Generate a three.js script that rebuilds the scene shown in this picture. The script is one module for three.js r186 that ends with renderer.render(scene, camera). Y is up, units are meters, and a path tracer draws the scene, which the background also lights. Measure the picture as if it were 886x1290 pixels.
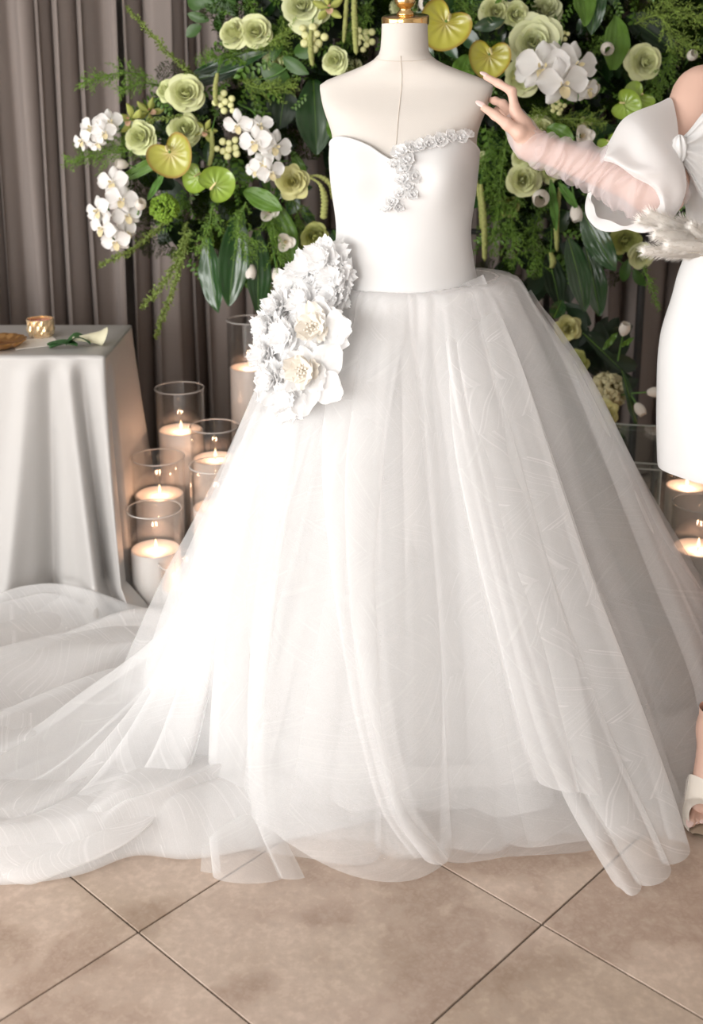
import * as THREE from 'three';
import { RoundedBoxGeometry } from 'three/addons/geometries/RoundedBoxGeometry.js';
import { mergeGeometries, mergeVertices } from 'three/addons/utils/BufferGeometryUtils.js';
import { RectAreaLightUniformsLib } from 'three/addons/lights/RectAreaLightUniformsLib.js';

// ---------------------------------------------------------------- camera, daylight, exposure
const scene = new THREE.Scene();
const EYE = 1.48, PITCH = Math.atan(360 / 1465), FPX = 1465, CX = 443, CY = 450;
const camera = new THREE.PerspectiveCamera(2 * Math.atan(840 / FPX) * 180 / Math.PI, 886 / 1290, 0.05, 60);
camera.position.set(0, EYE, 0);
camera.rotation.set(-PITCH, 0, 0);
camera.aspect = 886 / 1680;
camera.setViewOffset(886, 1680, 0, 390, 886, 1290);      // a shifted lens: the optical axis lies above the middle of the frame
camera.focus = 2.42;
camera.userData.fStop = 2.5;
scene.add(camera);
scene.background = new THREE.Color(0.93, 0.965, 1.0);       // even bright sky outside the windows
scene.backgroundIntensity = 1.0;
const renderer = new THREE.WebGLRenderer({ antialias: true });
renderer.toneMapping = THREE.LinearToneMapping;
renderer.toneMappingExposure = 1.23;
renderer.shadowMap.enabled = true;
RectAreaLightUniformsLib.init();
// daylight entering by each window, as large as its opening (built with the walls below)
const WINDOWS = [
  { wall: 'left', x: -3.2, z: -0.75, w: 3.0, y0: 0.2, y1: 2.25, power: 4.6, label: 'left' },
  { wall: 'front', x: -2.1, z: 2.0, w: 1.9, y0: 0.2, y1: 2.25, power: 8.8, label: 'front' },
];
for (const o of WINDOWS) {
  const l = new THREE.RectAreaLight(new THREE.Color(1.0, 0.985, 0.965), o.power, o.w, o.y1 - o.y0);
  const y = (o.y0 + o.y1) / 2;
  if (o.wall === 'left') { l.position.set(o.x + 0.03, y, o.z); l.lookAt(5, y, o.z); } else { l.position.set(o.x, y, o.z - 0.03); l.lookAt(o.x, y, -5); }
  l.name = 'daylight'; scene.add(l);
}

// ---------------------------------------------------------------- helpers
const { sin, cos, PI, abs, min, max, pow, sqrt, exp, floor, hypot, atan2 } = Math;
function rng(seed) { let s = seed >>> 0; return () => { s = (s + 0x6d2b79f5) | 0; let t = Math.imul(s ^ (s >>> 15), 1 | s); t = (t + Math.imul(t ^ (t >>> 7), 61 | t)) ^ t; return ((t ^ (t >>> 14)) >>> 0) / 4294967296; }; }
const V = (x, y, z) => new THREE.Vector3(x, y, z);
const lerp = (a, b, t) => a + (b - a) * t, clamp = (x, a = 0, b = 1) => x < a ? a : x > b ? b : x;
const smooth = (x, a = 0, b = 1) => { const t = clamp((x - a) / (b - a)); return t * t * (3 - 2 * t); };
const gauss = (x, s) => exp(-(x * x) / (s * s));
// the point at horizontal distance d in front of the eye that is measured at (x, y) in the photograph
function at(x, y, d) {
  const u = (x - CX) / FPX, v = -(y - CY) / FPX, c = cos(PITCH), s = sin(PITCH), f = c + v * s, k = d / f;
  return V(u * k, EYE + (v * c - s) * k, -d);
}
const mpp = (y, d) => d / (FPX * (cos(PITCH) - (y - CY) / FPX * sin(PITCH)));   // metres per pixel there
function table(pts) { // smooth interpolation through [x, y...] rows (x rising)
  const n = pts[0].length - 1;
  return (x) => {
    let i = 0; while (i < pts.length - 2 && x > pts[i + 1][0]) i++;
    const a = pts[max(i - 1, 0)], b = pts[i], c = pts[i + 1], d = pts[min(i + 2, pts.length - 1)], t = clamp((x - b[0]) / (c[0] - b[0]));
    const out = [];
    for (let k = 1; k <= n; k++) {
      const m1 = c[0] > a[0] ? (c[k] - a[k]) / (c[0] - a[0]) * (c[0] - b[0]) : 0, m2 = d[0] > b[0] ? (d[k] - b[k]) / (d[0] - b[0]) * (c[0] - b[0]) : 0;
      const t2 = t * t, t3 = t2 * t;
      out.push((2 * t3 - 3 * t2 + 1) * b[k] + (t3 - 2 * t2 + t) * m1 + (-2 * t3 + 3 * t2) * c[k] + (t3 - t2) * m2);
    }
    return n === 1 ? out[0] : out;
  };
}
// value noise
function hash3(x, y, z, s) { let h = Math.imul(x, 374761393) ^ Math.imul(y, 668265263) ^ Math.imul(z, 2147483647 - 1274126177) ^ Math.imul(s, 1442695041); h = Math.imul(h ^ (h >>> 13), 1274126177); h ^= h >>> 16; return (h >>> 0) / 4294967296; }
function noise3(x, y = 0, z = 0, s = 0, period = 0) {
  const xi = floor(x), yi = floor(y), zi = floor(z), f = (t) => t * t * (3 - 2 * t), u = f(x - xi), v = f(y - yi), w = f(z - zi);
  const m = (a) => period ? ((a % period) + period) % period : a, h = (a, b, c) => hash3(m(xi + a), m(yi + b), zi + c, s);
  return lerp(lerp(lerp(h(0, 0, 0), h(1, 0, 0), u), lerp(h(0, 1, 0), h(1, 1, 0), u), v), lerp(lerp(h(0, 0, 1), h(1, 0, 1), u), lerp(h(0, 1, 1), h(1, 1, 1), u), v), w);
}
const fbm = (x, y, s, oct, period) => { let a = 0, k = 0.5, t = 0; for (let i = 0; i < oct; i++) { a += k * noise3(x, y, 0, s + i, period); t += k; k *= 0.5; x *= 2; y *= 2; if (period) period *= 2; } return a / t; };

// geometry from a grid of points; wrap closes it in u
function grid(nu, nv, fn, { wrap = false, uv = null } = {}) {
  const pos = [], tex = [], idx = [];
  for (let j = 0; j <= nv; j++) for (let i = 0; i <= nu; i++) {
    const u = i / nu, v = j / nv, p = fn(u, v);
    pos.push(p.x, p.y, p.z);
    const q = uv ? uv(u, v, p) : [u, v]; tex.push(q[0], q[1]);
  }
  const W = nu + 1;
  for (let j = 0; j < nv; j++) for (let i = 0; i < nu; i++) { const a = j * W + i; idx.push(a, a + 1, a + W, a + 1, a + W + 1, a + W); }
  const g = new THREE.BufferGeometry();
  g.setAttribute('position', new THREE.Float32BufferAttribute(pos, 3));
  g.setAttribute('uv', new THREE.Float32BufferAttribute(tex, 2));
  g.setIndex(idx); g.computeVertexNormals();
  if (wrap) {
    const n = g.attributes.normal, a = V(), b = V();
    for (let j = 0; j <= nv; j++) { a.fromBufferAttribute(n, j * W); b.fromBufferAttribute(n, j * W + nu); a.add(b).normalize(); n.setXYZ(j * W, a.x, a.y, a.z); n.setXYZ(j * W + nu, a.x, a.y, a.z); }
  }
  return g;
}
// tube along points with a radius function; closed round ends
function tube(pts, rad, seg = 8, n = 0, ends = true) {
  const c = pts.isCatmullRomCurve3 ? pts : new THREE.CatmullRomCurve3(pts), N = n || max(6, pts.length * 4), fr = c.computeFrenetFrames(N, false);
  const r = typeof rad === 'function' ? rad : () => rad, P = [];
  for (let i = 0; i <= N; i++) P.push(c.getPointAt(i / N));
  const e = ends ? 3 : 0, rows = N + 2 * e;
  return grid(seg, rows, (u, v) => {
    const k = Math.round(v * rows), i = clamp(k - e, 0, N), a = u * 2 * PI, q = k < e ? (e - k) / e : k > N + e ? (k - N - e) / e : 0, R = r(i / N);
    const w = R * sqrt(max(0, 1 - q * q)) + 1e-6, along = (k < e ? -1 : 1) * R * q * 0.9, t = fr.tangents[i];
    return P[i].clone().addScaledVector(fr.normals[i], cos(a) * w).addScaledVector(fr.binormals[i], sin(a) * w).addScaledVector(t, along);
  }, { wrap: true });
}
const lathe = (pts, seg = 32) => new THREE.LatheGeometry(pts.map((p) => new THREE.Vector2(p[0], p[1])), seg);
function joined(list) { const l = list.filter(Boolean).map((g) => { const q = g.index ? g.toNonIndexed() : g.clone(); for (const k of Object.keys(q.attributes)) if (!['position', 'normal', 'uv', 'color'].includes(k)) q.deleteAttribute(k); return q; }); const hasC = l.some((g) => g.attributes.color); if (hasC) for (const g of l) if (!g.attributes.color) g.setAttribute('color', new THREE.Float32BufferAttribute(new Float32Array(g.attributes.position.count * 3).fill(1), 3)); return mergeGeometries(l); }
function tinted(g, fn) { // vertex colours: fn(x, y, z, u, v) -> [r, g, b]
  const p = g.attributes.position, t = g.attributes.uv, c = new Float32Array(p.count * 3);
  for (let i = 0; i < p.count; i++) { const q = typeof fn === 'function' ? fn(p.getX(i), p.getY(i), p.getZ(i), t.getX(i), t.getY(i)) : fn; c.set(q, i * 3); }
  g.setAttribute('color', new THREE.BufferAttribute(c, 3)); return g;
}
function place(g, p, toward, spin = 0, scale = 1) { // own +z is turned to `toward`
  const q = new THREE.Quaternion().setFromUnitVectors(V(0, 0, 1), toward.clone().normalize()).multiply(new THREE.Quaternion().setFromAxisAngle(V(0, 0, 1), spin));
  return g.applyMatrix4(new THREE.Matrix4().compose(p, q, typeof scale === 'number' ? V(scale, scale, scale) : scale));
}

const used = {};
function numbered(name) { const n = used[name] = (used[name] ?? -1) + 1; return n ? name + '_' + String(n).padStart(3, '0') : name; }
function shadowed(o) { o.traverse((m) => { if (m.isMesh) { m.castShadow = true; m.receiveShadow = true; } }); return o; }
function thing(name, label, category, p = V(0, 0, 0), group) {
  const o = new THREE.Group(); o.name = numbered(name); o.position.copy(p); o.userData = { label, category };
  if (group) o.userData.group = group;
  scene.add(o); return o;
}
function part(parent, name, geo, material, label) {
  const m = new THREE.Mesh(geo, material); m.name = name; if (label) m.userData.label = label;
  m.castShadow = m.receiveShadow = true; parent.add(m); return m;
}
function structure(name, geo, material) { const m = new THREE.Mesh(geo, material); m.name = name; m.userData.kind = 'structure'; m.castShadow = m.receiveShadow = true; scene.add(m); return m; }
function copyOf(root, p, label, group) { const c = root.clone(); c.name = numbered(root.name.replace(/_\d{3}$/, '')); c.userData = { ...root.userData }; if (label) c.userData.label = label; if (group) c.userData.group = group; if (p) c.position.copy(p); scene.add(c); return c; }
const box = (w, h, d, x = 0, y = 0, z = 0) => new THREE.BoxGeometry(w, h, d).translate(x, y, z);

// ---------------------------------------------------------------- textures
function dataTex(n, m, fn, srgb, rx = 1, ry = 1) {
  const a = new Uint8Array(n * m * 4);
  for (let y = 0; y < m; y++) for (let x = 0; x < n; x++) { const c = fn(x / n, y / m, x, y), o = (y * n + x) * 4; for (let k = 0; k < 3; k++) a[o + k] = clamp(Array.isArray(c) ? c[k] : c) * 255; a[o + 3] = 255; }
  const t = new THREE.DataTexture(a, n, m); t.wrapS = t.wrapT = THREE.RepeatWrapping; t.magFilter = THREE.LinearFilter; t.minFilter = THREE.LinearMipmapLinearFilter; t.generateMipmaps = true;
  if (srgb) t.colorSpace = THREE.SRGBColorSpace; t.repeat.set(rx, ry); t.needsUpdate = true; return t;
}
const std = (o) => new THREE.MeshStandardMaterial({ side: THREE.DoubleSide, ...o });
const phys = (o) => new THREE.MeshPhysicalMaterial({ side: THREE.DoubleSide, ...o });
const lin = (r, g, b) => new THREE.Color().setRGB(r, g, b);
// ---------------------------------------------------------------- the room
const weave = dataTex(256, 256, (u, v, x, y) => 0.5 + 0.25 * sin(x * PI / 2) * sin(y * PI / 2) + 0.25 * (hash3(x, y, 0, 5) - 0.5), false, 1 / 0.16, 1 / 0.16);
const M = {
  plaster: std({ color: lin(0.70, 0.68, 0.66), roughness: 0.9 }),
  ceiling: std({ color: lin(0.58, 0.57, 0.56), roughness: 0.95 }),
  grout: std({ color: lin(0.12, 0.095, 0.075), roughness: 0.95 }),
  frame: std({ color: lin(0.75, 0.74, 0.72), roughness: 0.45 }),
  pane: phys({ color: lin(1, 1, 1), transmission: 1, roughness: 0, thickness: 0, ior: 1.45 }),
  curtain: std({ color: lin(0.262, 0.222, 0.202), roughness: 0.92, bumpMap: weave, bumpScale: 0.0004 }),
};
const RX = 3.2, ZF = 2.0, ZB = -4.45, HT = 3.1;
{
  // travertine-look porcelain: clouded beige with brown veining and pale pitted flecks
  const stone = dataTex(1024, 1024, (u, v, x, y) => {
    const a = fbm(u * 5, v * 5, 11, 5, 5), wx = (fbm(u * 12, v * 12, 37, 4, 12) - 0.5) * 0.12, wy = (fbm(u * 12, v * 12, 43, 4, 12) - 0.5) * 0.12, b = fbm(u * 9 + wx * 5, v * 9 + wy * 5, 31, 6, 9), c = fbm(u * 70 + wx * 6, v * 70 + wy * 6, 51, 4, 70), c2 = fbm(u * 150, v * 150, 57, 3, 150), d = fbm(u * 3, v * 3, 71, 4, 3), e = hash3(x, y, 0, 91), vein = 1 - abs(2 * fbm(u * 14 + wx * 30, v * 14 + wy * 30, 81, 4, 14) - 1);
    const patch = smooth(b, 0.42, 0.66), brown = patch * (0.4 + 1.1 * (c - 0.4) + 0.9 * (c2 - 0.45)) + smooth(a, 0.5, 0.75) * 0.35, pit = smooth(c2 * 0.6 + c * 0.4, 0.54, 0.66) * (0.25 + 0.75 * patch), pale = smooth(d, 0.45, 0.7);
    let k = 1 - 0.22 * brown + 0.05 * pale + (e - 0.5) * 0.03 + (c - 0.5) * 0.07 + (c2 - 0.5) * 0.10;
    const r = 0.735, g = 0.672, bl = 0.602;
    return [(r * k + 0.05 * pit), (g * k - 0.03 * brown + 0.06 * pit), (bl * k - 0.048 * brown + 0.01 * pale + 0.065 * pit)];
  }, true, 1 / 1.35, 1 / 1.35);
  const relief = dataTex(512, 512, (u, v) => 0.5 + 0.5 * (fbm(u * 40, v * 40, 51, 3, 40) - 0.5), false, 1 / 1.35, 1 / 1.35);
  const tone = [0.96, 1.0, 1.03].map((k) => std({ color: lin(k * 0.93, k * 0.89, k * 0.89), map: stone, roughness: 0.42, bumpMap: relief, bumpScale: 0.0006 }));
  const slab = structure('floor', box(2 * RX + 0.4, 0.12, ZF - ZB + 0.4, 0, -0.0635, (ZF + ZB) / 2), M.grout);
  const T = 0.508, r = rng(7), shapes = [];
  for (let k = 0; k < 8; k++) {
    const g = new RoundedBoxGeometry(T - 0.0035, 0.012, T - 0.0035, 1, 0.0014), p = g.attributes.position, uv = g.attributes.uv, ox = r() * 5, oy = r() * 5, q = k % 4;
    for (let i = 0; i < p.count; i++) { const x = p.getX(i), z = p.getZ(i), [a, b] = [[x, z], [-z, x], [-x, -z], [z, -x]][q]; uv.setXY(i, a + ox, b + oy); }
    shapes.push(g.translate(0, -0.006, 0));
  }
  // node of the tile joints at (-0.3775, -1.757); diagonals run along x
  const turn = PI / 4 - 0.027, ux = V(cos(turn), 0, sin(turn)), uz = V(-sin(turn), 0, cos(turn)), O = V(-0.3775, 0, -1.757);
  for (let i = -14; i < 14; i++) for (let j = -14; j < 14; j++) {
    const c = O.clone().addScaledVector(ux, (i + 0.5) * T).addScaledVector(uz, (j + 0.5) * T);
    if (abs(c.x) > RX - 0.1 || c.z > ZF - 0.1 || c.z < ZB + 0.1) continue;
    const t = part(slab, 'tile', shapes[floor(r() * 8)], tone[floor(r() * 3)]); t.position.copy(c); t.rotation.y = -turn;
  }
}
{
  const y = HT / 2, t = 0.2;
  const wallWithHole = (len, hole0, hole1, y0, y1) => { const s = new THREE.Shape([[-len / 2, -0.1], [len / 2, -0.1], [len / 2, HT], [-len / 2, HT]].map((q) => new THREE.Vector2(...q))); s.holes.push(new THREE.Path([[hole0, y0], [hole0, y1], [hole1, y1], [hole1, y0]].map((q) => new THREE.Vector2(...q)))); return new THREE.ExtrudeGeometry(s, { depth: t, bevelEnabled: false }); };
  const L = WINDOWS[0], F = WINDOWS[1], zm = (ZF + ZB) / 2;
  structure('wall_back', box(2 * RX + 2 * t, HT + 0.1, t, 0, y - 0.05, ZB - t / 2), M.plaster);
  structure('wall_right', box(t, HT + 0.1, ZF - ZB, RX + t / 2, y - 0.05, zm), M.plaster);
  const wl = wallWithHole(ZF - ZB, -(L.z - zm) - L.w / 2, -(L.z - zm) + L.w / 2, L.y0, L.y1); wl.rotateY(PI / 2).translate(-RX - t, 0, zm);
  structure('wall_left', wl, M.plaster);
  structure('wall_front', wallWithHole(2 * RX + 2 * t, F.x - F.w / 2, F.x + F.w / 2, F.y0, F.y1).translate(0, 0, ZF), M.plaster);
  structure('ceiling', box(2 * RX + 0.4, 0.2, ZF - ZB + 0.4, 0, HT + 0.1, zm), M.ceiling);
  WINDOWS.forEach((o, k) => {
    const g = new THREE.Group(); g.name = 'window_' + (k + 1); g.userData.kind = 'structure';
    const h = o.y1 - o.y0, w = o.w, b = 0.05, bars = [box(w, b, 0.07, 0, h / 2 - b / 2), box(w, b, 0.07, 0, -h / 2 + b / 2), box(b, h, 0.07, -w / 2 + b / 2), box(b, h, 0.07, w / 2 - b / 2), box(0.04, h, 0.06), box(w, 0.035, 0.06, 0, h * 0.18)];
    part(g, 'window_frame', joined(bars), M.frame);
    for (const sx of [-1, 1]) part(g, 'pane', box(w / 2 - 0.07, h - 0.1, 0.006, sx * (w / 4 - 0.005)), M.pane);
    g.position.set(o.wall === 'left' ? o.x - 0.1 : o.x, (o.y0 + o.y1) / 2, o.wall === 'left' ? o.z : o.z + 0.1);
    if (o.wall === 'left') g.rotation.y = PI / 2;
    scene.add(g);
  });
}
// floor-length pleated curtains in front of the back wall
{
  const panel = (label, x0, x1, seed, D) => {
    const r = rng(seed), t = thing('curtain', label, 'curtain', V((x0 + x1) / 2, 0, -D)), w = x1 - x0, ph = [r() * 6, r() * 6, r() * 6], n = Math.round(w / 0.098);
    const warp = (u) => u + 0.35 / n * sin(2 * PI * u * n * 0.37 + ph[0]) + 0.22 / n * sin(2 * PI * u * n * 0.61 + ph[1]);
    const g = grid(n * 14, 24, (u, v) => {
      const y = 2.95 * (1 - v) + 0.012, q = warp(u) * n + 0.12 * sin(v * 5 + u * 23 + ph[2]) * v, a = 2 * PI * q, amp = (0.038 + 0.016 * noise3(floor(q + 0.25) * 1.7, 0, 0, seed)) * (0.75 + 0.35 * v);
      return V(x0 + w * u - (x0 + x1) / 2 + 0.012 * sin(2 * a) * 0.6, y, amp * (sin(a) + 0.22 * sin(2 * a + 0.7)) + 0.03 * sin(u * 9 + ph[1]));
    }, { uv: (u, v) => [u * w * 1.9, v * 2.95] });
    part(t, 'cloth', g, M.curtain);
    return t;
  };
  panel('taupe pleated curtain hanging behind the satin-covered table', -2.7, -0.80, 3, 4.12);
  panel('taupe pleated curtain hanging behind the flowers and bridal gown', -0.79, 0.70, 8, 4.16);
  panel('shaded taupe curtain hanging behind the woman in white', 0.71, 2.7, 12, 4.12);
}
// ---------------------------------------------------------------- dress form and bridal gown
Object.assign(M, {
  linen: std({ color: lin(0.625, 0.585, 0.54), roughness: 0.85, bumpMap: weave, bumpScale: 0.0003 }),
  gold: std({ color: lin(0.86, 0.58, 0.26), roughness: 0.14, metalness: 1 }),
  seam: std({ color: lin(0.62, 0.56, 0.49), roughness: 0.9 }),
  iron: std({ color: lin(0.05, 0.05, 0.05), roughness: 0.5, metalness: 0.6 }),
  crepe: phys({ color: lin(0.73, 0.725, 0.72), roughness: 0.6 }),
  lining: std({ color: lin(0.76, 0.75, 0.745), roughness: 0.9 }),
  organza: phys({ color: lin(0.97, 0.968, 0.965), roughness: 1, transmission: 0.5, thickness: 0 }),
  creamSilk: phys({ color: lin(0.90, 0.85, 0.77), roughness: 0.9, transmission: 0.3, thickness: 0 }),
  lace: phys({ color: lin(0.97, 0.968, 0.967), roughness: 1, transmission: 0.5, thickness: 0 }),
});
// crinkled tulle: patches of fine parallel threads at two slants over an even net (how dense the cloth is)
const threads = (amp, base, bend) => dataTex(1024, 1024, (u, v, x, y) => {
  const wob = (fbm(u * 3, v * 3, 3, 3, 3) - 0.5) * bend, band = (v + wob) * 5, k0 = floor(band), f = band - k0, k = ((k0 % 5) + 5) % 5, slant = (k & 1) ? 1 : -1;
  const q = u * 60 + slant * f * (6 + 8 * hash3(k, 0, 0, 8)) + wob * 8, p = noise3(q * 1.5, k, 0, 17, 90), p2 = noise3(q * 3.6, k, 0, 23, 216), on = smooth(fbm(u * 6, v * 6, 77, 2, 6), 0.35, 0.65);
  const line = smooth(p, 0.80, 0.93) * 0.55 * on + smooth(p2, 0.80, 0.96) * 0.4, mesh = 0.10 * (hash3(x, y, 0, 2) - 0.5), soft = (fbm(u * 8, v * 8, 61, 3, 8) - 0.5) * 0.08;
  return base + amp * line + mesh + soft;
}, false);
const tulleTex = threads(0.26, 0.64, 0.14), softTex = threads(0.11, 0.68, 0.06);
const netTex = dataTex(512, 512, (u, v) => { // hexagonal bobbin net
  const n = 24, k = 1.7320508, x = u * n, y = v * n * 1; const d = (a, b) => { const p = ((a % 1) + 1) % 1 - 0.5, q = ((b % 1) + 1) % 1 - 0.5; return hypot(p, q * k / 1.7); };
  const r = min(d(x, y), d(x + 0.5, y + 0.5)); return smooth(r, 0.24, 0.36);
}, false);
const tulle = (opacity, tex = tulleTex, rep = 2, thru = 0.42) => { const t = tex.clone(); t.repeat.set(rep, rep); t.needsUpdate = true; return phys({ color: lin(0.935, 0.93, 0.928), roughness: 1, transmission: thru, thickness: 0, specularIntensity: 0.25, transparent: true, opacity, alphaMap: t }); };
M.tulleFine = tulle(0.42, softTex); M.tulleMid = tulle(0.55, softTex); M.tulleDense = tulle(0.9, softTex); M.tulleDense.color.setRGB(0.84, 0.835, 0.832); M.tullePanel = tulle(0.72, tulleTex, 2.4); M.net = tulle(0.62, netTex, 3.2); M.tulleTrain = tulle(0.78, tulleTex, 1.7);

const FORM = V(0.112, 0, -2.5), FORM_TURN = -0.2;
const bodyW = table([[0.95, 0.165, 0.115, 0.105], [1.03, 0.158, 0.12, 0.1], [1.08, 0.147, 0.11, 0.095], [1.148, 0.138, 0.1, 0.088], [1.233, 0.147, 0.108, 0.095], [1.30, 0.153, 0.112, 0.1], [1.345, 0.153, 0.1, 0.1], [1.367, 0.158, 0.09, 0.1], [1.40, 0.169, 0.078, 0.095], [1.435, 0.180, 0.062, 0.083], [1.452, 0.183, 0.054, 0.072], [1.459, 0.175, 0.053, 0.07], [1.468, 0.154, 0.052, 0.067], [1.48, 0.120, 0.051, 0.064], [1.496, 0.079, 0.052, 0.06], [1.512, 0.055, 0.052, 0.055], [1.535, 0.049, 0.049, 0.05], [1.59, 0.047, 0.047, 0.047]]);
function torso(phi, h, off = 0) { // phi from the front, towards the form's own left
  const [w, f, b] = bodyW(h), s = sin(phi), c = cos(phi), neck = smooth(h, 1.47, 1.52), e = lerp(lerp(0.86, 0.52, gauss(h - 1.415, 0.045)), 1, neck);
  let z = (c > 0 ? f : b) * Math.sign(c) * pow(abs(c), e), x = w * Math.sign(s) * pow(abs(s), e);
  const bust = 0.036 * (gauss(phi - 0.62, 0.46) + gauss(phi + 0.62, 0.46)) * gauss(h - 1.268, 0.062) + 0.008 * gauss(phi, 0.8) * gauss(h - 1.06, 0.06);
  z += bust; x += bust * 0.25 * s;
  const k = hypot(x, z) || 1;
  return V(x * (1 + off / k), h, z * (1 + off / k) + lerp(0, 0.012, smooth(h, 1.3, 1.5)) - 0.02 * smooth(h, 1.36, 1.46) * (1 - neck));
}
{
  const t = thing('dress_form', 'cream linen dress form with gold neck cap wearing the bridal gown', 'mannequin', FORM);
  t.rotation.y = FORM_TURN;
  const top = 1.592;
  part(t, 'torso', joined([grid(72, 60, (u, v) => torso(u * 2 * PI, lerp(0.96, 1.575, v)), { wrap: true, uv: (u, v) => [u * 0.9, v * 0.62] }), grid(40, 3, (u, v) => torso(u * 2 * PI, 1.575).lerp(V(0, 1.578, 0), v), { wrap: true })]), M.linen);
  // the seam down the middle of the chest
  const seamPts = []; for (let k = 0; k <= 14; k++) seamPts.push(torso(0, lerp(1.30, 1.51, k / 14), 0.0006));
  part(t, 'seam', tube(seamPts, 0.0008, 6, 28), M.seam);
  const collar = []; for (let k = 0; k <= 30; k++) { const a = -2.2 + 4.4 * k / 30; collar.push(torso(a, 1.512 - 0.012 * cos(a), 0.0006)); }
  part(t, 'neck_seam', tube(collar, 0.0007, 6, 60), M.seam);
  const cap = part(t, 'neck_cap', lathe([[0, 0], [0.046, 0], [0.0488, 0.0015], [0.0495, 0.004], [0.0495, 0.017], [0.048, 0.0195], [0.045, 0.0205], [0.02, 0.022], [0, 0.022]], 64), M.gold);
  cap.position.set(0, 1.572, 0); cap.rotation.x = 0.16;
  const fin = part(cap, 'finial', lathe([[0, 0.02], [0.017, 0.0205], [0.0185, 0.024], [0.016, 0.028], [0.0125, 0.031], [0.0125, 0.036], [0.017, 0.039], [0.0215, 0.046], [0.0225, 0.052], [0.0205, 0.058], [0.016, 0.062], [0.0165, 0.065], [0.0225, 0.069], [0.0245, 0.076], [0.0225, 0.084], [0.0165, 0.09], [0.012, 0.093], [0.014, 0.098], [0.0155, 0.104], [0.011, 0.112], [0, 0.115]], 48), M.gold);
  part(t, 'pole', lathe([[0, 0.02], [0.016, 0.02], [0.016, 0.97], [0, 0.97]], 20), M.iron);
  part(t, 'foot', lathe([[0, 0.0], [0.16, 0.0], [0.165, 0.008], [0.15, 0.02], [0.03, 0.035], [0, 0.035]], 40), M.iron);
}
// ---- the gown
const GC = V(0.125, 0, -2.5);
const gown = thing('bridal_gown', 'white strapless ball gown with tulle skirt and long train worn by the dress form', 'gown', V(GC.x, 0, GC.z));
const toGown = (p) => p.clone().sub(gown.position);
const fromForm = (p) => p.clone().applyAxisAngle(V(0, 1, 0), FORM_TURN).add(FORM).sub(gown.position);
{
  const topEdge = table([[-PI, 1.285], [-2.0, 1.30], [-1.45, 1.326], [-0.95, 1.345], [-0.6, 1.345], [-0.3, 1.332], [-0.1, 1.312], [0, 1.304], [0.1, 1.312], [0.3, 1.334], [0.6, 1.348], [0.95, 1.348], [1.45, 1.326], [2.0, 1.30], [PI, 1.285]]);
  const low = (p) => 1.03 - 0.012 * cos(p) + 0.006 * sin(p);
  const shell = (off) => (u, v) => { const p = (u - 0.5) * 2 * PI, hb = low(p), ht = topEdge(p); return fromForm(torso(p, lerp(hb, ht, v), off + 0.0015 * sin(v * PI))); };
  const edge = []; for (let k = 0; k <= 160; k++) { const p = (k / 160 - 0.5) * 2 * PI; edge.push(fromForm(torso(p, topEdge(p), 0.004))); }
  part(gown, 'bodice', joined([grid(120, 44, shell(0.006), { wrap: true }), tube(edge, 0.0032, 8, 220, false)]), M.crepe);
  const hem = []; for (let k = 0; k <= 120; k++) { const p = (k / 120 - 0.5) * 2 * PI; hem.push(fromForm(torso(p, low(p), 0.0062))); }
  part(gown, 'waist_seam', tube(hem, 0.002, 6, 160, false), M.crepe);
}
// skirt profile to the right of the form: distance from the axis and height along its length
const prof = table([[0, 0.12, 1.032], [0.03, 0.155, 1.036], [0.075, 0.215, 1.018], [0.16, 0.295, 0.945], [0.32, 0.40, 0.785], [0.5, 0.51, 0.585], [0.75, 0.675, 0.31], [0.93, 0.79, 0.075], [1, 0.835, 0.006]]);
const around = (th) => { // how far the skirt reaches in each direction (0 right, 90 towards the camera, 180 left)
  const c = cos(th), s = sin(th), f = max(0, s), l = max(0, -c), b = max(0, -s);
  return 1 - 0.335 * pow(f, 1.3) - 0.19 * pow(l, 1.4) * (1 - 0.3 * f) - 0.12 * b;
};
function skirtPoint(th, s, dr = 0, k = 1) {
  const [r0, h] = prof(s), c = cos(th), sn = sin(th), w0 = 0.158 / hypot(c, sn * 0.158 / 0.118), m = smooth(s, 0, 0.14);
  const r = lerp(w0 + (r0 - 0.12) * (0.75 + 0.25 * c), r0 * around(th), m) * k + dr;
  return V(c * r, h + 0.022 * max(0, c) * gauss(s - 0.075, 0.06), sn * r);
}
const foldMods = (seed) => { const r = rng(seed); return Array.from({ length: 10 }, () => r() * 6.283); };
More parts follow.
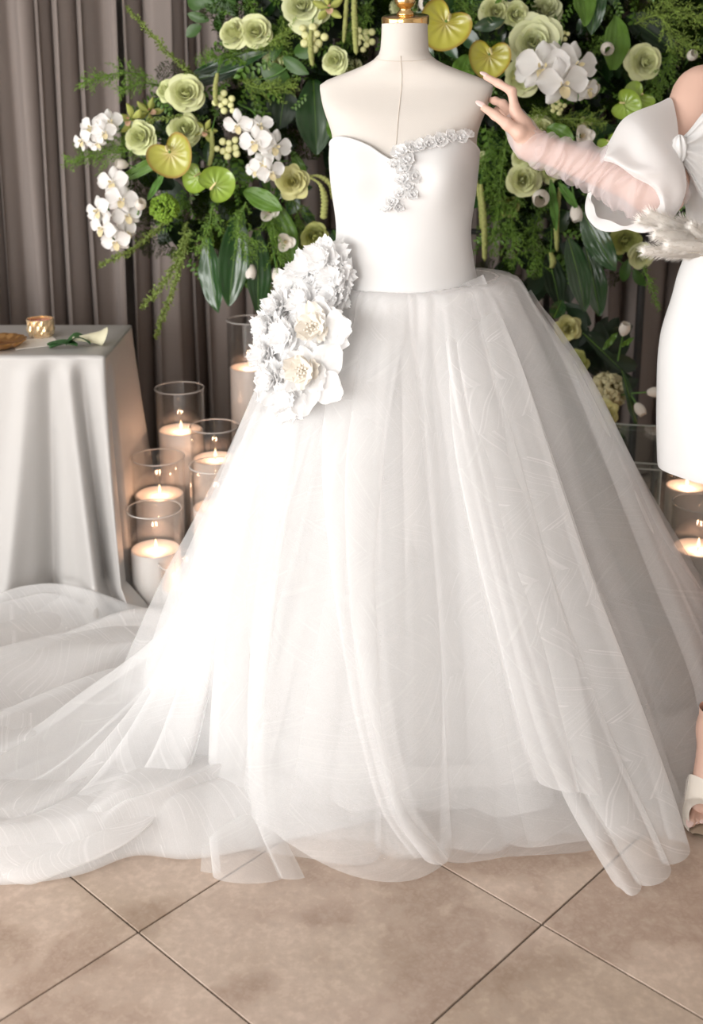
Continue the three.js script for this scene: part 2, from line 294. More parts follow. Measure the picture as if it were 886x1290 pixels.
function skirtLayer(seed, { n = 15, over = 1.25, amp = 0.02, off = 0, k = 1, slim = 0, s0 = 0, s1 = 1, a0 = 0, a1 = 2 * PI, nu = 480, nv = 60, hem = 0.02 } = {}) {
  const ph = foldMods(seed), full = a1 - a0 > 6.2, n2 = Math.round(n * 2.3), n3 = max(2, Math.round(n * 0.43)), n4 = n * 3 + 5;
  return grid(nu, nv, (u, v) => {
    const th0 = a0 + (a1 - a0) * u, s = lerp(s0, s1 + hem * (sin(n3 * th0 + ph[5]) + 0.6 * sin(n2 * th0 + ph[6])), v), open = smooth(s, 0.02, 0.3), drift = ph[0] + 0.8 * sin(2 * th0 + ph[7]) + 0.5 * s * sin(3 * th0 + ph[4]) + 0.35 * sin(5 * s + ph[8]);
    const mod = 0.4 + 0.6 * pow(0.5 + 0.5 * sin(n3 * th0 + ph[3] + 1.2 * s), 0.8);
    const th = th0 + over * mod / n * sin(n * th0 + drift) * (0.5 + 0.5 * open) + 0.3 / n2 * sin(n2 * th0 + ph[1] + 2 * s) + 0.25 * (1 - open) / n4 * sin(n4 * th0 + ph[2]);
    const grow = 0.15 + 0.6 * open + 0.7 * s * s;
    const dr = off + amp * grow * (mod * cos(n * th0 + drift) + 0.22 * cos(n2 * th0 + ph[1] + 2 * s) + 0.5 * sin(n3 * th0 + ph[3] + 2 * s) * s) + 0.004 * (1 - open) * cos(n4 * th0 + ph[2]);
    const p = skirtPoint(th, clamp(s), dr, k * (1 - slim * pow(max(0, cos(th + 0.35)), 2) * smooth(s, 0.05, 0.6))); p.y = max(0.004 + off * 0.1, p.y);
    if (s > 1) { p.x *= 1 + (s - 1) * 0.9; p.z *= 1 + (s - 1) * 0.9; p.y = 0.005 + 0.25 * (s - 1) * abs(sin(n3 * th0)); }
    return p;
  }, { wrap: full, uv: (u, v) => [(a0 + (a1 - a0) * u) * 0.42, v * 1.25] });
}
part(gown, 'lining', grid(160, 40, (u, v) => { const th = u * 2 * PI; return skirtPoint(th, lerp(0, 0.93, v), -0.008 + 0.006 * sin(13 * th) * v, lerp(0.985, 0.84, v) * (1 - 0.26 * pow(max(0, cos(th + 0.35)), 2) * smooth(v, 0.05, 0.6))); }, { wrap: true }), M.lining);
part(gown, 'petticoat', skirtLayer(5, { n: 19, over: 1.1, amp: 0.016, off: -0.006, k: 0.925, slim: 0.2, s1: 0.94, hem: 0.008 }), M.tulleDense, 'dense inner tulle layer');
part(gown, 'net_layer', skirtLayer(9, { n: 12, over: 0.7, amp: 0.014, off: 0.0, k: 0.95, s0: 0.86, s1: 1.0, hem: 0.012, nv: 14 }), M.net, 'coarse net layer');
part(gown, 'tulle_layer', skirtLayer(21, { n: 11, over: 1.7, amp: 0.034, off: 0.006, k: 0.965, hem: 0.016 }), M.tulleFine);
part(gown, 'tulle_layer', skirtLayer(33, { n: 8, over: 1.7, amp: 0.036, off: 0.016, k: 0.985, hem: 0.022 }), M.tulleFine);
// the point of the skirt's outside seen at (px, py), off metres further out
function onSkirt(px, py, off = 0) {
  let best = null;
  for (let d = 1.75; d < 2.62; d += 0.004) {
    const p = at(px, py, d).sub(GC); if (p.y < 0.004) { const q = at(px, py, d - 0.004).sub(GC); q.y = 0.006; return q; }
    const th = atan2(p.z, p.x); let s = 0; for (; s < 1; s += 0.01) if (prof(s)[1] <= p.y && s > 0.05) break;
    if (hypot(p.x, p.z) <= prof(min(s, 1))[0] * around(th) + off) return p;
    best = p;
  }
  return best;
}
const curve = (pts) => new THREE.CatmullRomCurve3(pts, false, 'centripetal');
function onFloor(px, py, h) { let d = 1.6; while (d < 4 && at(px, py, d).y > h) d += 0.002; return at(px, py, d).sub(GC); } // the point h above the floor seen at (px, py)
function overlay(left, right, off, seed, { nu = 60, nv = 70, folds = 3, amp = 0.012, over = 1.25, turn = 0.02, belly = 0.02, edges = 0.9 } = {}) {
  const spot = ([x, y, h], i) => h !== undefined ? onFloor(x, y, h) : onSkirt(x, y, off * (i ? 1 : 0.05)), L = curve(left.map(spot)), R = curve(right.map(spot)), ph = foldMods(seed);
  return grid(nu, nv, (u, v) => {
    const e = 0.09, w0 = u, f = over / (2 * PI * folds) * sin(2 * PI * folds * w0 + ph[0] + 1.1 * sin(3 * v + ph[1])), bend = edges * gauss(u, e) * 0.10 - edges * gauss(u - 1, e) * 0.10;
    const w = w0 + f * smooth(u, 0, 0.15) * smooth(1 - u, 0, 0.15) + bend, a = L.getPointAt(v), b = R.getPointAt(v), p = a.lerp(b, w), out = V(p.x, 0.12, p.z).normalize();
    const g = 0.25 + 0.9 * v; p.addScaledVector(out, (amp * cos(2 * PI * folds * w0 + ph[0] + 1.1 * sin(3 * v + ph[1])) + belly * sin(PI * u) + turn * (gauss(u, e) + gauss(u - 1, e)) * -0.6) * g * smooth(v, 0, 0.1) + 0.004);
    p.y = max(0.005 + 0.003 * cos(20 * u), p.y); return p;
  }, { uv: (u, v) => [u * 0.35, v * 1.3] });
}
part(gown, 'overlay_panel', overlay([[552, 372], [556, 470], [586, 630], [624, 790], [664, 930], [704, 1020], [775, 1131]], [[612, 345], [662, 450], [712, 590], [757, 720], [806, 850], [846, 980], [864, 1056]], 0.035, 3, { folds: 3, amp: 0.016, over: 1.5 }), M.tullePanel, 'wide folded tulle panel with a trailing point');
part(gown, 'overlay_panel', overlay([[560, 420], [566, 560], [590, 700], [622, 830], [650, 930], [672, 985]], [[610, 400], [640, 520], [680, 660], [720, 800], [745, 920], [757, 1000]], 0.03, 14, { folds: 2, amp: 0.012 }), M.tulleMid, 'short inner tulle panel');
part(gown, 'overlay_panel', overlay([[352, 470], [312, 570], [280, 700], [264, 850], [252, 990], [241, 1096]], [[392, 470], [380, 600], [362, 750], [350, 900], [358, 1020], [400, 1106]], 0.026, 23, { folds: 2, amp: 0.014, over: 1.4 }), M.tulleMid, 'folded tulle panel at the left of the skirt front');
part(gown, 'overlay_panel', overlay([[432, 380], [404, 560], [412, 700], [430, 830], [452, 940], [478, 1022], [512, 1072]], [[520, 380], [492, 560], [488, 700], [492, 830], [506, 930], [532, 1026], [572, 1080]], 0.028, 31, { folds: 2, amp: 0.013, over: 1.4 }), M.tulleMid, 'tulle panel falling down the middle of the skirt');
part(gown, 'overlay_panel', overlay([[660, 372], [716, 470], [768, 590], [818, 720], [868, 860], [874, 905]], [[668, 365], [742, 480], [800, 600], [850, 700], [930, 830], [960, 930]], 0.03, 41, { folds: 2, amp: 0.014 }), M.tulleMid, 'tulle panel along the shaded right of the skirt');
part(gown, 'overlay_panel', overlay([[318, 520], [268, 640], [228, 760], [190, 850, 0.17], [130, 925, 0.12], [58, 995, 0.09], [-60, 1062, 0.08]], [[350, 520], [322, 640], [296, 760], [272, 870], [240, 985, 0.10], [176, 1062, 0.05], [60, 1114, 0.006]], 0.03, 57, { folds: 3, amp: 0.014, over: 1.5 }), M.tulleTrain, 'tulle panel sweeping from the skirt into the train');
part(gown, 'overlay_panel', overlay([[300, 560], [255, 680], [222, 770], [180, 815, 0.20], [110, 862, 0.13], [30, 915, 0.10], [-80, 965, 0.09]], [[320, 560], [290, 680], [262, 790], [226, 880, 0.16], [160, 960, 0.10], [80, 1020, 0.07], [-40, 1060, 0.03]], 0.02, 63, { folds: 2, amp: 0.014, over: 1.4 }), M.tulleMid, 'upper tulle panel sweeping from the skirt into the train');
// ---- the train, swept to the left over the floor
{
  const front = curve([[0.40, -2.3], [0.16, -2.12], [-0.14, -1.995], [-0.31, -1.945], [-0.42, -1.955], [-0.515, -1.90], [-0.657, -1.872], [-0.9, -1.90], [-1.3, -2.05], [-1.65, -2.3]].map(([x, z]) => V(x, 0, z)));
  const back = curve([[0.45, -2.7], [0.15, -2.95], [-0.2, -2.9], [-0.52, -2.97], [-0.72, -3.0], [-1.0, -2.95], [-1.2, -2.9], [-1.45, -2.85], [-1.7, -2.6]].map(([x, z]) => V(x, 0, z)));
  const sheet = (seed, hgt, lift, k) => grid(170, 190, (u, v) => {
    const ph = foldMods(seed), wob = 0.05 * sin(6 * u + ph[0]) + 0.03 * sin(11 * u + ph[1] + 4 * v);
    const f = 0.030 * sin(2 * PI * (v + 0.8 * u) * 4.6 + ph[2] + 3 * wob), vv = clamp(v + f * smooth(v, 0, 0.1) * smooth(1 - v, 0, 0.1));
    const p = front.getPoint(u).lerp(back.getPoint(u), vv * k + (1 - k) * 0.5);
    let h = 0;
    for (const [a, b, w, amp] of [[0.15, 0.2, 0.075, 0.8], [0.385, 0.78, 0.07, 1.0], [0.60, 0.78, 0.06, 0.75], [0.84, 0.9, 0.085, 1.0], [1.10, 0.85, 0.07, 0.9], [1.35, 0.8, 0.07, 0.9], [1.6, 0.8, 0.08, 0.8]]) { const c = a - b * u + wob, d = v - c; h = max(h, amp * (d < 0 ? gauss(d, w * 0.75) : gauss(d, w * 1.7))); }
    h *= hgt * (0.8 + 0.4 * noise3(u * 7, v * 7, 0, seed));
    h += 0.012 * (fbm(u * 14 + v * 9, v * 5, seed, 3) - 0.4);
    const edge = smooth(v, 0, 0.045) * smooth(1 - v, 0, 0.05), rise = 0.32 * pow(1 - smooth(u, 0, 0.26), 2) * smooth(v, 0.2, 0.6);
    p.y = max(0.004, lift + h * edge + rise + 0.01 * edge); return p.sub(GC);
  }, { uv: (u, v) => [u * 1.9 - v * 0.5, v * 1.2] });
  part(gown, 'train', sheet(61, 0.105, 0.006, 1), M.tulleTrain);
  part(gown, 'train', sheet(73, 0.095, 0.004, 0.985), M.tulleTrain);
  part(gown, 'train', sheet(88, 0.05, 0.003, 0.97), M.tulleTrain);
}
// ---- cloth flowers on the hip and lace flowers along the neckline
{
  const petal = (L, W, cup, ragged, seed, nu = 12, nv = 12) => { // lies along +y, faces +z, base at the origin
    const r = rng(seed), ph = [r() * 6, r() * 6, r() * 6];
    return grid(nu, nv, (u, v) => {
      const a = (u - 0.5) * 2, w = W * pow(sin(PI * clamp(0.06 + 0.80 * v, 0, 1)), 0.7), rag = ragged * v * v * (0.5 * sin(a * 5 + ph[0]) + 0.4 * sin(a * 13 + ph[1]) + (hash3(Math.round(u * nu), seed, 0, 4) - 0.5) * 1.6);
      const x = a * w / 2, y = L * (v - 0.16 * a * a * v) + rag * L, curl = cup * L * (v * v) + 0.25 * cup * W * a * a + 0.05 * L * sin(a * 6 + ph[2]) * v;
      return V(x, y, curl);
    });
  };
  const r = rng(404);
  const hip = (px, py, off) => onSkirt(px, py, off);
  const outAt = (p) => V(p.x - 0.0, 0.25 + p.y * 0.05, p.z + 0.02).normalize();
  const blossom = (px, py, R, count, rag, mat, tilt, seed, label, core) => {
    const c = hip(px, py, 0.045), n = V(c.x * 0.9, 0.1, abs(c.z) * 1.0 + 0.12).normalize(), list = [], inner = [], heartPetals = [];
    for (let k = 0; k < count; k++) {
      const q = k / count, ring = floor(q * 3), a = k * 2.39996 + seed, up = lerp(0.1, 0.95, pow(q, 1.1)) + (r() - 0.5) * 0.3, L = R * lerp(1.05, 0.6, q) * (0.85 + 0.3 * r());
      const g = petal(L, L * lerp(0.85, 0.95, r()), -0.1 + 0.3 * r(), rag, seed * 50 + k, 14, 8);
      g.rotateX(up).rotateZ(a);
      (core && q > 0.55 ? heartPetals : list).push(place(g, c.clone().addScaledVector(n, 0.012 * ring), n, 0));
    }
    const fl = part(gown, 'cloth_flower', joined(list), mat, label);
    if (core) { part(fl, 'heart_petals', joined(heartPetals), M.creamSilk, 'cream inner petals'); for (let k = 0; k < 16; k++) { const a = k * 2.4, rr = R * 0.26 * sqrt(k / 16), e = V(cos(a) * rr, sin(a) * rr, R * (0.34 + 0.12 * r())); const g = tube([V(e.x * 0.3, e.y * 0.3, 0.01), e.clone().multiplyScalar(0.6), e], (t) => 0.0012 + 0.0016 * smooth(t, 0.75, 1), 5, 6); inner.push(place(g, c.clone().addScaledVector(n, 0.012), n, 0)); } part(fl, 'stamens', joined(inner), M.creamSilk, 'cream centre'); }
  };
  const frayed = [[416, 330, 0.056], [400, 346, 0.066], [378, 362, 0.062], [428, 352, 0.05], [362, 392, 0.062], [395, 382, 0.058], [348, 420, 0.058], [345, 450, 0.054], [370, 428, 0.056], [352, 482, 0.055], [372, 505, 0.05], [425, 375, 0.046]];
  frayed.forEach(([x, y, R], k) => blossom(x, y, R, 30, 0.10, M.lace, 0, k + 1, 'frayed white cloth flower'));
  blossom(405, 414, 0.07, 18, 0.02, M.organza, 0, 24, 'smooth petalled cloth flower with cream heart', true);
  blossom(392, 468, 0.066, 18, 0.03, M.organza, 0, 25, 'lower smooth petalled cloth flower with cream heart', true);
  // wide petals that stand clear of the cluster
  const single = (px, py, L, W, dir, lift, label) => { const p = hip(px, py, 0.05), q = hip(px + dir[0] * 10, py + dir[1] * 10, 0.05), y = q.sub(p).normalize(), n = V(p.x * 0.7, 0.1, 0.5).normalize(), x = V().crossVectors(y, n).normalize(), z = V().crossVectors(x, y).normalize(); const g = petal(L, W, 0.25, 0.012, px, 16, 16); g.applyMatrix4(new THREE.Matrix4().makeBasis(x, y, z).setPosition(p.addScaledVector(z, lift))); part(gown, 'petal', g, M.organza); };
  single(415, 415, 0.085, 0.075, [1, -0.15], 0.012); single(412, 420, 0.075, 0.07, [0.9, 0.4], 0.004); single(400, 470, 0.078, 0.07, [0.7, -0.7], 0.012); single(402, 478, 0.075, 0.07, [0.8, 0.5], 0.01); single(385, 480, 0.08, 0.075, [0.1, 1], 0.01); single(360, 470, 0.08, 0.075, [-0.5, 0.9], 0.006);
  
  // neckline
  const spot = (px, py) => { let bp = null, bd = 1e9; for (let i = -70; i <= 70; i++) for (let j = 0; j <= 40; j++) { const q = fromForm(torso(i / 45, lerp(1.19, 1.37, j / 40), 0.011)), w = q.clone().add(GC), f = -w.z * cos(PITCH) - (w.y - EYE) * sin(PITCH), u = CX + FPX * w.x / f, v = CY - FPX * ((w.y - EYE) * cos(PITCH) + -w.z * sin(PITCH)) / f, d = hypot(u - px, v - py); if (d < bd) { bd = d; bp = q; } } return bp; };
  const heads = [[588, 173, 0.9], [580, 174, 1.0], [566, 173, 0.9], [553, 178, 1.1], [540, 181, 1.0], [528, 186, 1.1], [516, 190, 1.1], [503, 196, 1.2], [512, 205, 1.1], [498, 209, 0.9], [509, 216, 1.1], [519, 224, 1.0], [506, 229, 1.0], [514, 238, 0.9], [519, 247, 0.9], [504, 246, 0.9], [494, 256, 1.0], [489, 264, 0.8], [500, 262, 0.8]];
  heads.forEach(([px, py, s], k) => {
    const p = spot(px, py), out = V(p.x - 0.0 + 0.02, 0.15, p.z + 0.05).normalize().add(V((r() - 0.5) * 0.7, (r() - 0.5) * 0.7, 0)).normalize(), list = [];
    const R = 0.0185 * s;
    for (let ring = 0; ring < 2; ring++) for (let i = 0; i < 5; i++) { const g = petal(R * (ring ? 0.75 : 1), R * (ring ? 0.8 : 1.1), 0.35, 0.05, k * 20 + i + ring * 7, 6, 6); g.rotateX(0.15 + ring * 0.5 + r() * 0.25).rotateZ(i * 1.2566 + ring * 0.6 + k); list.push(place(g, p, out)); }
    const f = part(gown, 'lace_flower', joined(list), M.lace);
    const beads = []; for (let i = 0; i < 4; i++) { const b = new THREE.SphereGeometry(0.0016, 8, 6); b.translate(cos(i * 1.6) * 0.003, sin(i * 1.6) * 0.003, 0.006); beads.push(place(b, p, out)); }
    part(f, 'bead', joined(beads), M.bead ??= std({ color: lin(0.92, 0.9, 0.9), roughness: 0.15 }));
  });
}
// ---------------------------------------------------------------- the covered table and what lies on it
Object.assign(M, {
  satin: phys({ color: lin(0.46, 0.445, 0.43), roughness: 0.58, metalness: 0.2, bumpMap: weave, bumpScale: 0.00015 }),
  wood: std({ color: lin(0.25, 0.16, 0.09), roughness: 0.7 }),
  brass: std({ color: lin(0.72, 0.42, 0.17), roughness: 0.22, metalness: 1 }),
  goldGlass: phys({ color: lin(0.95, 0.72, 0.42), roughness: 0.06, metalness: 0.45, transmission: 0.55, thickness: 0.003 }),
  pinkWax: std({ color: lin(0.75, 0.25, 0.25), roughness: 0.5 }),
  paper: std({ color: lin(0.84, 0.79, 0.73), roughness: 0.85 }),
  deepLeaf: phys({ color: lin(0.03, 0.09, 0.025), roughness: 0.32 }),
  callaCream: phys({ color: lin(0.84, 0.80, 0.58), roughness: 0.9, transmission: 0.25, thickness: 0 }),
});
const TT = 0.74, TX0 = -1.75, TX1 = -0.665, TZ0 = -3.03, TZ1 = -3.42;
{
  const t = thing('draped_table', 'narrow table under a grey satin cloth that falls to the floor in folds', 'table', V((TX0 + TX1) / 2, 0, (TZ0 + TZ1) / 2));
  const o = t.position;
  part(t, 'tabletop', box(TX1 - TX0 - 0.02, 0.025, TZ0 - TZ1 - 0.02, 0, TT - 0.018, 0), M.wood);
  for (const [sx, sz] of [[-1, -1], [-1, 1], [1, -1], [1, 1]]) part(t, 'leg', box(0.04, TT - 0.03, 0.04, sx * (TX1 - TX0 - 0.16) / 2, (TT - 0.03) / 2, sz * (TZ0 - TZ1 - 0.1) / 2), M.wood);
  // cloth: rows run from the middle of the top over the edge and down; columns go round the table
  const W = TX1 - TX0, D = TZ0 - TZ1, P = 2 * (W + D), nu = 520;
  const edgeAt = (q) => { // perimeter from the left front corner: front, right side, back, left
    q = ((q % P) + P) % P; const rr = 0.012;
    if (q < W) return [-W / 2 + q, D / 2, 0, 1]; q -= W; if (q < D) return [W / 2, D / 2 - q, 1, 0]; q -= D; if (q < W) return [W / 2 - q, -D / 2, 0, -1]; return [-W / 2, -D / 2 + (q - W), -1, 0];
  };
  const corner = (q, c, w) => { let d = abs(((q - c) % P + P) % P); d = min(d, P - d); return gauss(d, w); };
  const g = grid(nu, 96, (u, v) => {
    const q = u * P, [ex, ez, nx, nz] = edgeAt(q);
    if (v < 0.12) { const k = v / 0.12; return V(ex * k, TT + 0.001 - 0.0004 * k, ez * k); }
    const s = (v - 0.12) / 0.88, drop = s * (TT + 0.05);
    const c1 = corner(q, W, 0.11), c2 = corner(q, W + D, 0.12), c3 = corner(q, 0, 0.12), c4 = corner(q, 2 * W + D, 0.12), c = max(c1, c2, c3, c4);
    const toC = [W / 2 - ex, D / 2 - ez];
    // normal turns round at the corners
    let ax = nx + 0.9 * c * Math.sign(ex || 1), az = nz + 0.9 * c * Math.sign(ez || 1); const al = hypot(ax, az); ax /= al; az /= al;
    const flare = pow(s, 1.15), dq = q - W;
    const right = nx > 0.5 ? smooth(dq, 0.05, 0.35) : 0, wav = 0.012 * sin(q * 17 + 1.1 + 1.4 * s) + 0.008 * sin(q * 29 + 2.5 + s * 2);
    let out = 0.004 + flare * (0.012 + wav * (0.35 + 0.65 * s) + 0.012 * max(c1, c3) + 0.05 * max(c2, c4) + right * 0.015);
    // folds beside the front right corner: deep grooves between soft ridges
    out += (flare + 0.25 * smooth(s, 0, 0.1)) * (0.03 * gauss(dq + 0.015, 0.02) - 0.07 * gauss(dq + 0.062, 0.02) + 0.035 * gauss(dq + 0.10, 0.022) - 0.05 * gauss(dq + 0.145 + 0.08 * s, 0.022) + 0.03 * gauss(dq + 0.20 + 0.12 * s, 0.03) - 0.045 * gauss(dq - 0.035, 0.02) + 0.02 * gauss(dq - 0.08, 0.03) - 0.03 * gauss(dq + 0.42 + 0.2 * s, 0.05));
    const tx = -nz, tz = nx, slide = flare * (-0.05 * smooth(dq, -0.4, -0.06) * (1 - smooth(dq, -0.06, 0.02)));
    let y = TT - drop, x = ex + ax * out + tx * slide, z = ez + az * out + tz * slide;
    const r0 = 0.01; if (s < 0.02) { const k = s / 0.02; y = TT - drop * k; }
    if (y < 0.09) { // the surplus lies on the floor in soft folds
      const e = 0.09 - y, f = e / 0.14; x += ax * e * (0.55 + 0.5 * sin(q * 13)); z += az * e * (0.55 + 0.5 * sin(q * 13)); x += 0.02 * sin(q * 31) * f;
      y = max(0.004, 0.09 - e * 0.75 + 0.03 * f * (sin(q * 21 + 1) + 0.6 * sin(q * 37 + 4 * f)));
    }
    return V(x, y, z);
  }, { wrap: true, uv: (u, v) => [u * P, v * 1.1] });
  part(t, 'tablecloth', g, M.satin);
}
{
  const onTop = (px, py) => { let p; for (let d = 2.9; d < 3.6; d += 0.002) { p = at(px, py, d); if (p.y < TT + 0.002) break; } p.y = TT + 0.002; return p; };
  // scalloped dish, cut by the left edge of the picture
  const dish = thing('gold_dish', 'round gold dish with a scalloped rim on the grey satin table', 'dish', onTop(-4, 437).setY(TT + 0.002));
  const scal = (r, y, k) => (u) => { const a = u * 2 * PI, q = 1 + k * (0.5 + 0.5 * cos(16 * a)); return V(cos(a) * r * q, y, sin(a) * r * q); };
  const rings = [[0.02, 0.0015, 0], [0.05, 0.0015, 0], [0.062, 0.005, 0.02], [0.071, 0.014, 0.06], [0.078, 0.021, 0.08], [0.076, 0.022, 0.07], [0.068, 0.016, 0.05], [0.058, 0.007, 0.02], [0.04, 0.0045, 0], [0.001, 0.0045, 0]];
  part(dish, 'bowl', grid(160, rings.length - 1, (u, v) => scal(...rings[Math.round(v * (rings.length - 1))])(u), { wrap: true }), M.brass);
  part(dish, 'base', lathe([[0, 0], [0.05, 0], [0.05, 0.003], [0, 0.003]], 40), M.brass);
  // faceted votive
  const vp = onTop(52, 424);
  const votive = thing('votive_holder', 'faceted gold glass votive holder standing behind the white card', 'candle holder', vp);
  const fac = (r, y, k, t) => (u) => { const a = u * 2 * PI, n = 10, q = 1 + k * (abs(((u * n + t) % 1) - 0.5) * 2 - 0.5); return V(cos(a) * r * q, y, sin(a) * r * q); };
  const vr = [[0.001, 0.001, 0, 0], [0.030, 0.001, 0.02, 0], [0.036, 0.008, 0.10, 0], [0.038, 0.022, 0.14, 0.5], [0.037, 0.036, 0.14, 0], [0.038, 0.05, 0.08, 0.5], [0.039, 0.053, 0.02, 0], [0.0355, 0.053, 0.0, 0], [0.034, 0.03, 0, 0], [0.032, 0.007, 0, 0], [0.001, 0.006, 0, 0]];
  part(votive, 'glass', toFlat(grid(80, vr.length - 1, (u, v) => fac(...vr[Math.round(v * (vr.length - 1))])(u))), M.goldGlass);
  part(votive, 'wax', lathe([[0, 0.008], [0.031, 0.008], [0.033, 0.044], [0.012, 0.0455], [0, 0.0455]], 32), M.pinkWax);
  part(votive, 'wick', tube([V(0, 0.044, 0), V(0.001, 0.052, 0)], 0.0008, 6, 6), M.iron);
  // card
  const a = onTop(20, 441), b = onTop(77, 434.5), c = onTop(66, 424), d = onTop(14, 431), q = V().add(a).add(b).add(c).add(d).multiplyScalar(0.25);
  const card = thing('paper_card', 'blank white paper card lying flat between gold dish and votive', 'card', q);
  { const s = new THREE.Shape([a, b, c, d].map((p) => new THREE.Vector2(p.x - q.x, -(p.z - q.z)))); const g = new THREE.ExtrudeGeometry(s, { depth: 0.0015, bevelEnabled: false }).rotateX(-PI / 2); part(card, 'sheet', g, M.paper); }
  // cut calla with its leaf
  const p0 = onTop(90, 437), p1 = onTop(130, 434), dir = p1.clone().sub(p0);
  const calla = thing('calla_flower', 'cut cream calla bloom with dark leaf lying near the table edge', 'flower', p0);
  const ax = dir.clone().normalize(), side = V(-ax.z, 0, ax.x), L = dir.length();
  part(calla, 'bloom', grid(24, 16, (u, v) => { const an = (u - 0.5) * 2 * PI * 0.93, r = 0.007 + 0.019 * pow(v, 1.3) + 0.006 * smooth(v, 0.8, 1) * (1 - abs(u - 0.5)); return ax.clone().multiplyScalar(L * v * (1 + 0.12 * cos(an)) + 0.004).addScaledVector(V(0, 1, 0), 0.022 + r * cos(an) * 0.8).addScaledVector(side, r * sin(an)); }), M.callaCream);
  part(calla, 'spadix', tube([V(0, 0.022, 0).addScaledVector(ax, 0.02), V(0, 0.023, 0).addScaledVector(ax, L * 0.8)], 0.004, 8, 10), M.callaCream);
  part(calla, 'stem', tube([V(0, 0.02, 0).addScaledVector(ax, 0.01), V(0, 0.012, 0.002).addScaledVector(ax, -0.03), V(0, 0.006, 0.006).addScaledVector(ax, -0.055)], 0.005, 8, 14), M.deepLeaf);
  for (const [k, a0] of [[0, 0.5], [1, -0.35]]) part(calla, 'leaf', grid(10, 14, (u, v) => { const w = (k ? 0.02 : 0.03) * pow(sin(PI * clamp(0.05 + v * 0.93)), 0.8), e = (u - 0.5) * 2, l = (k ? 0.09 : 0.075) * v; return V(cos(a0) * l - 0.012 + e * w * sin(a0) * 0.6 - (k ? 0.05 : 0.0), 0.006 + 0.022 * sin(PI * v) * (1 - k * 0.7) + 0.008 * e * e, e * w + (k ? 0.012 : 0.014) - sin(a0) * l * 0.3); }), M.deepLeaf);
}
function toFlat(g) { const q = g.toNonIndexed(); q.computeVertexNormals(); return q; }
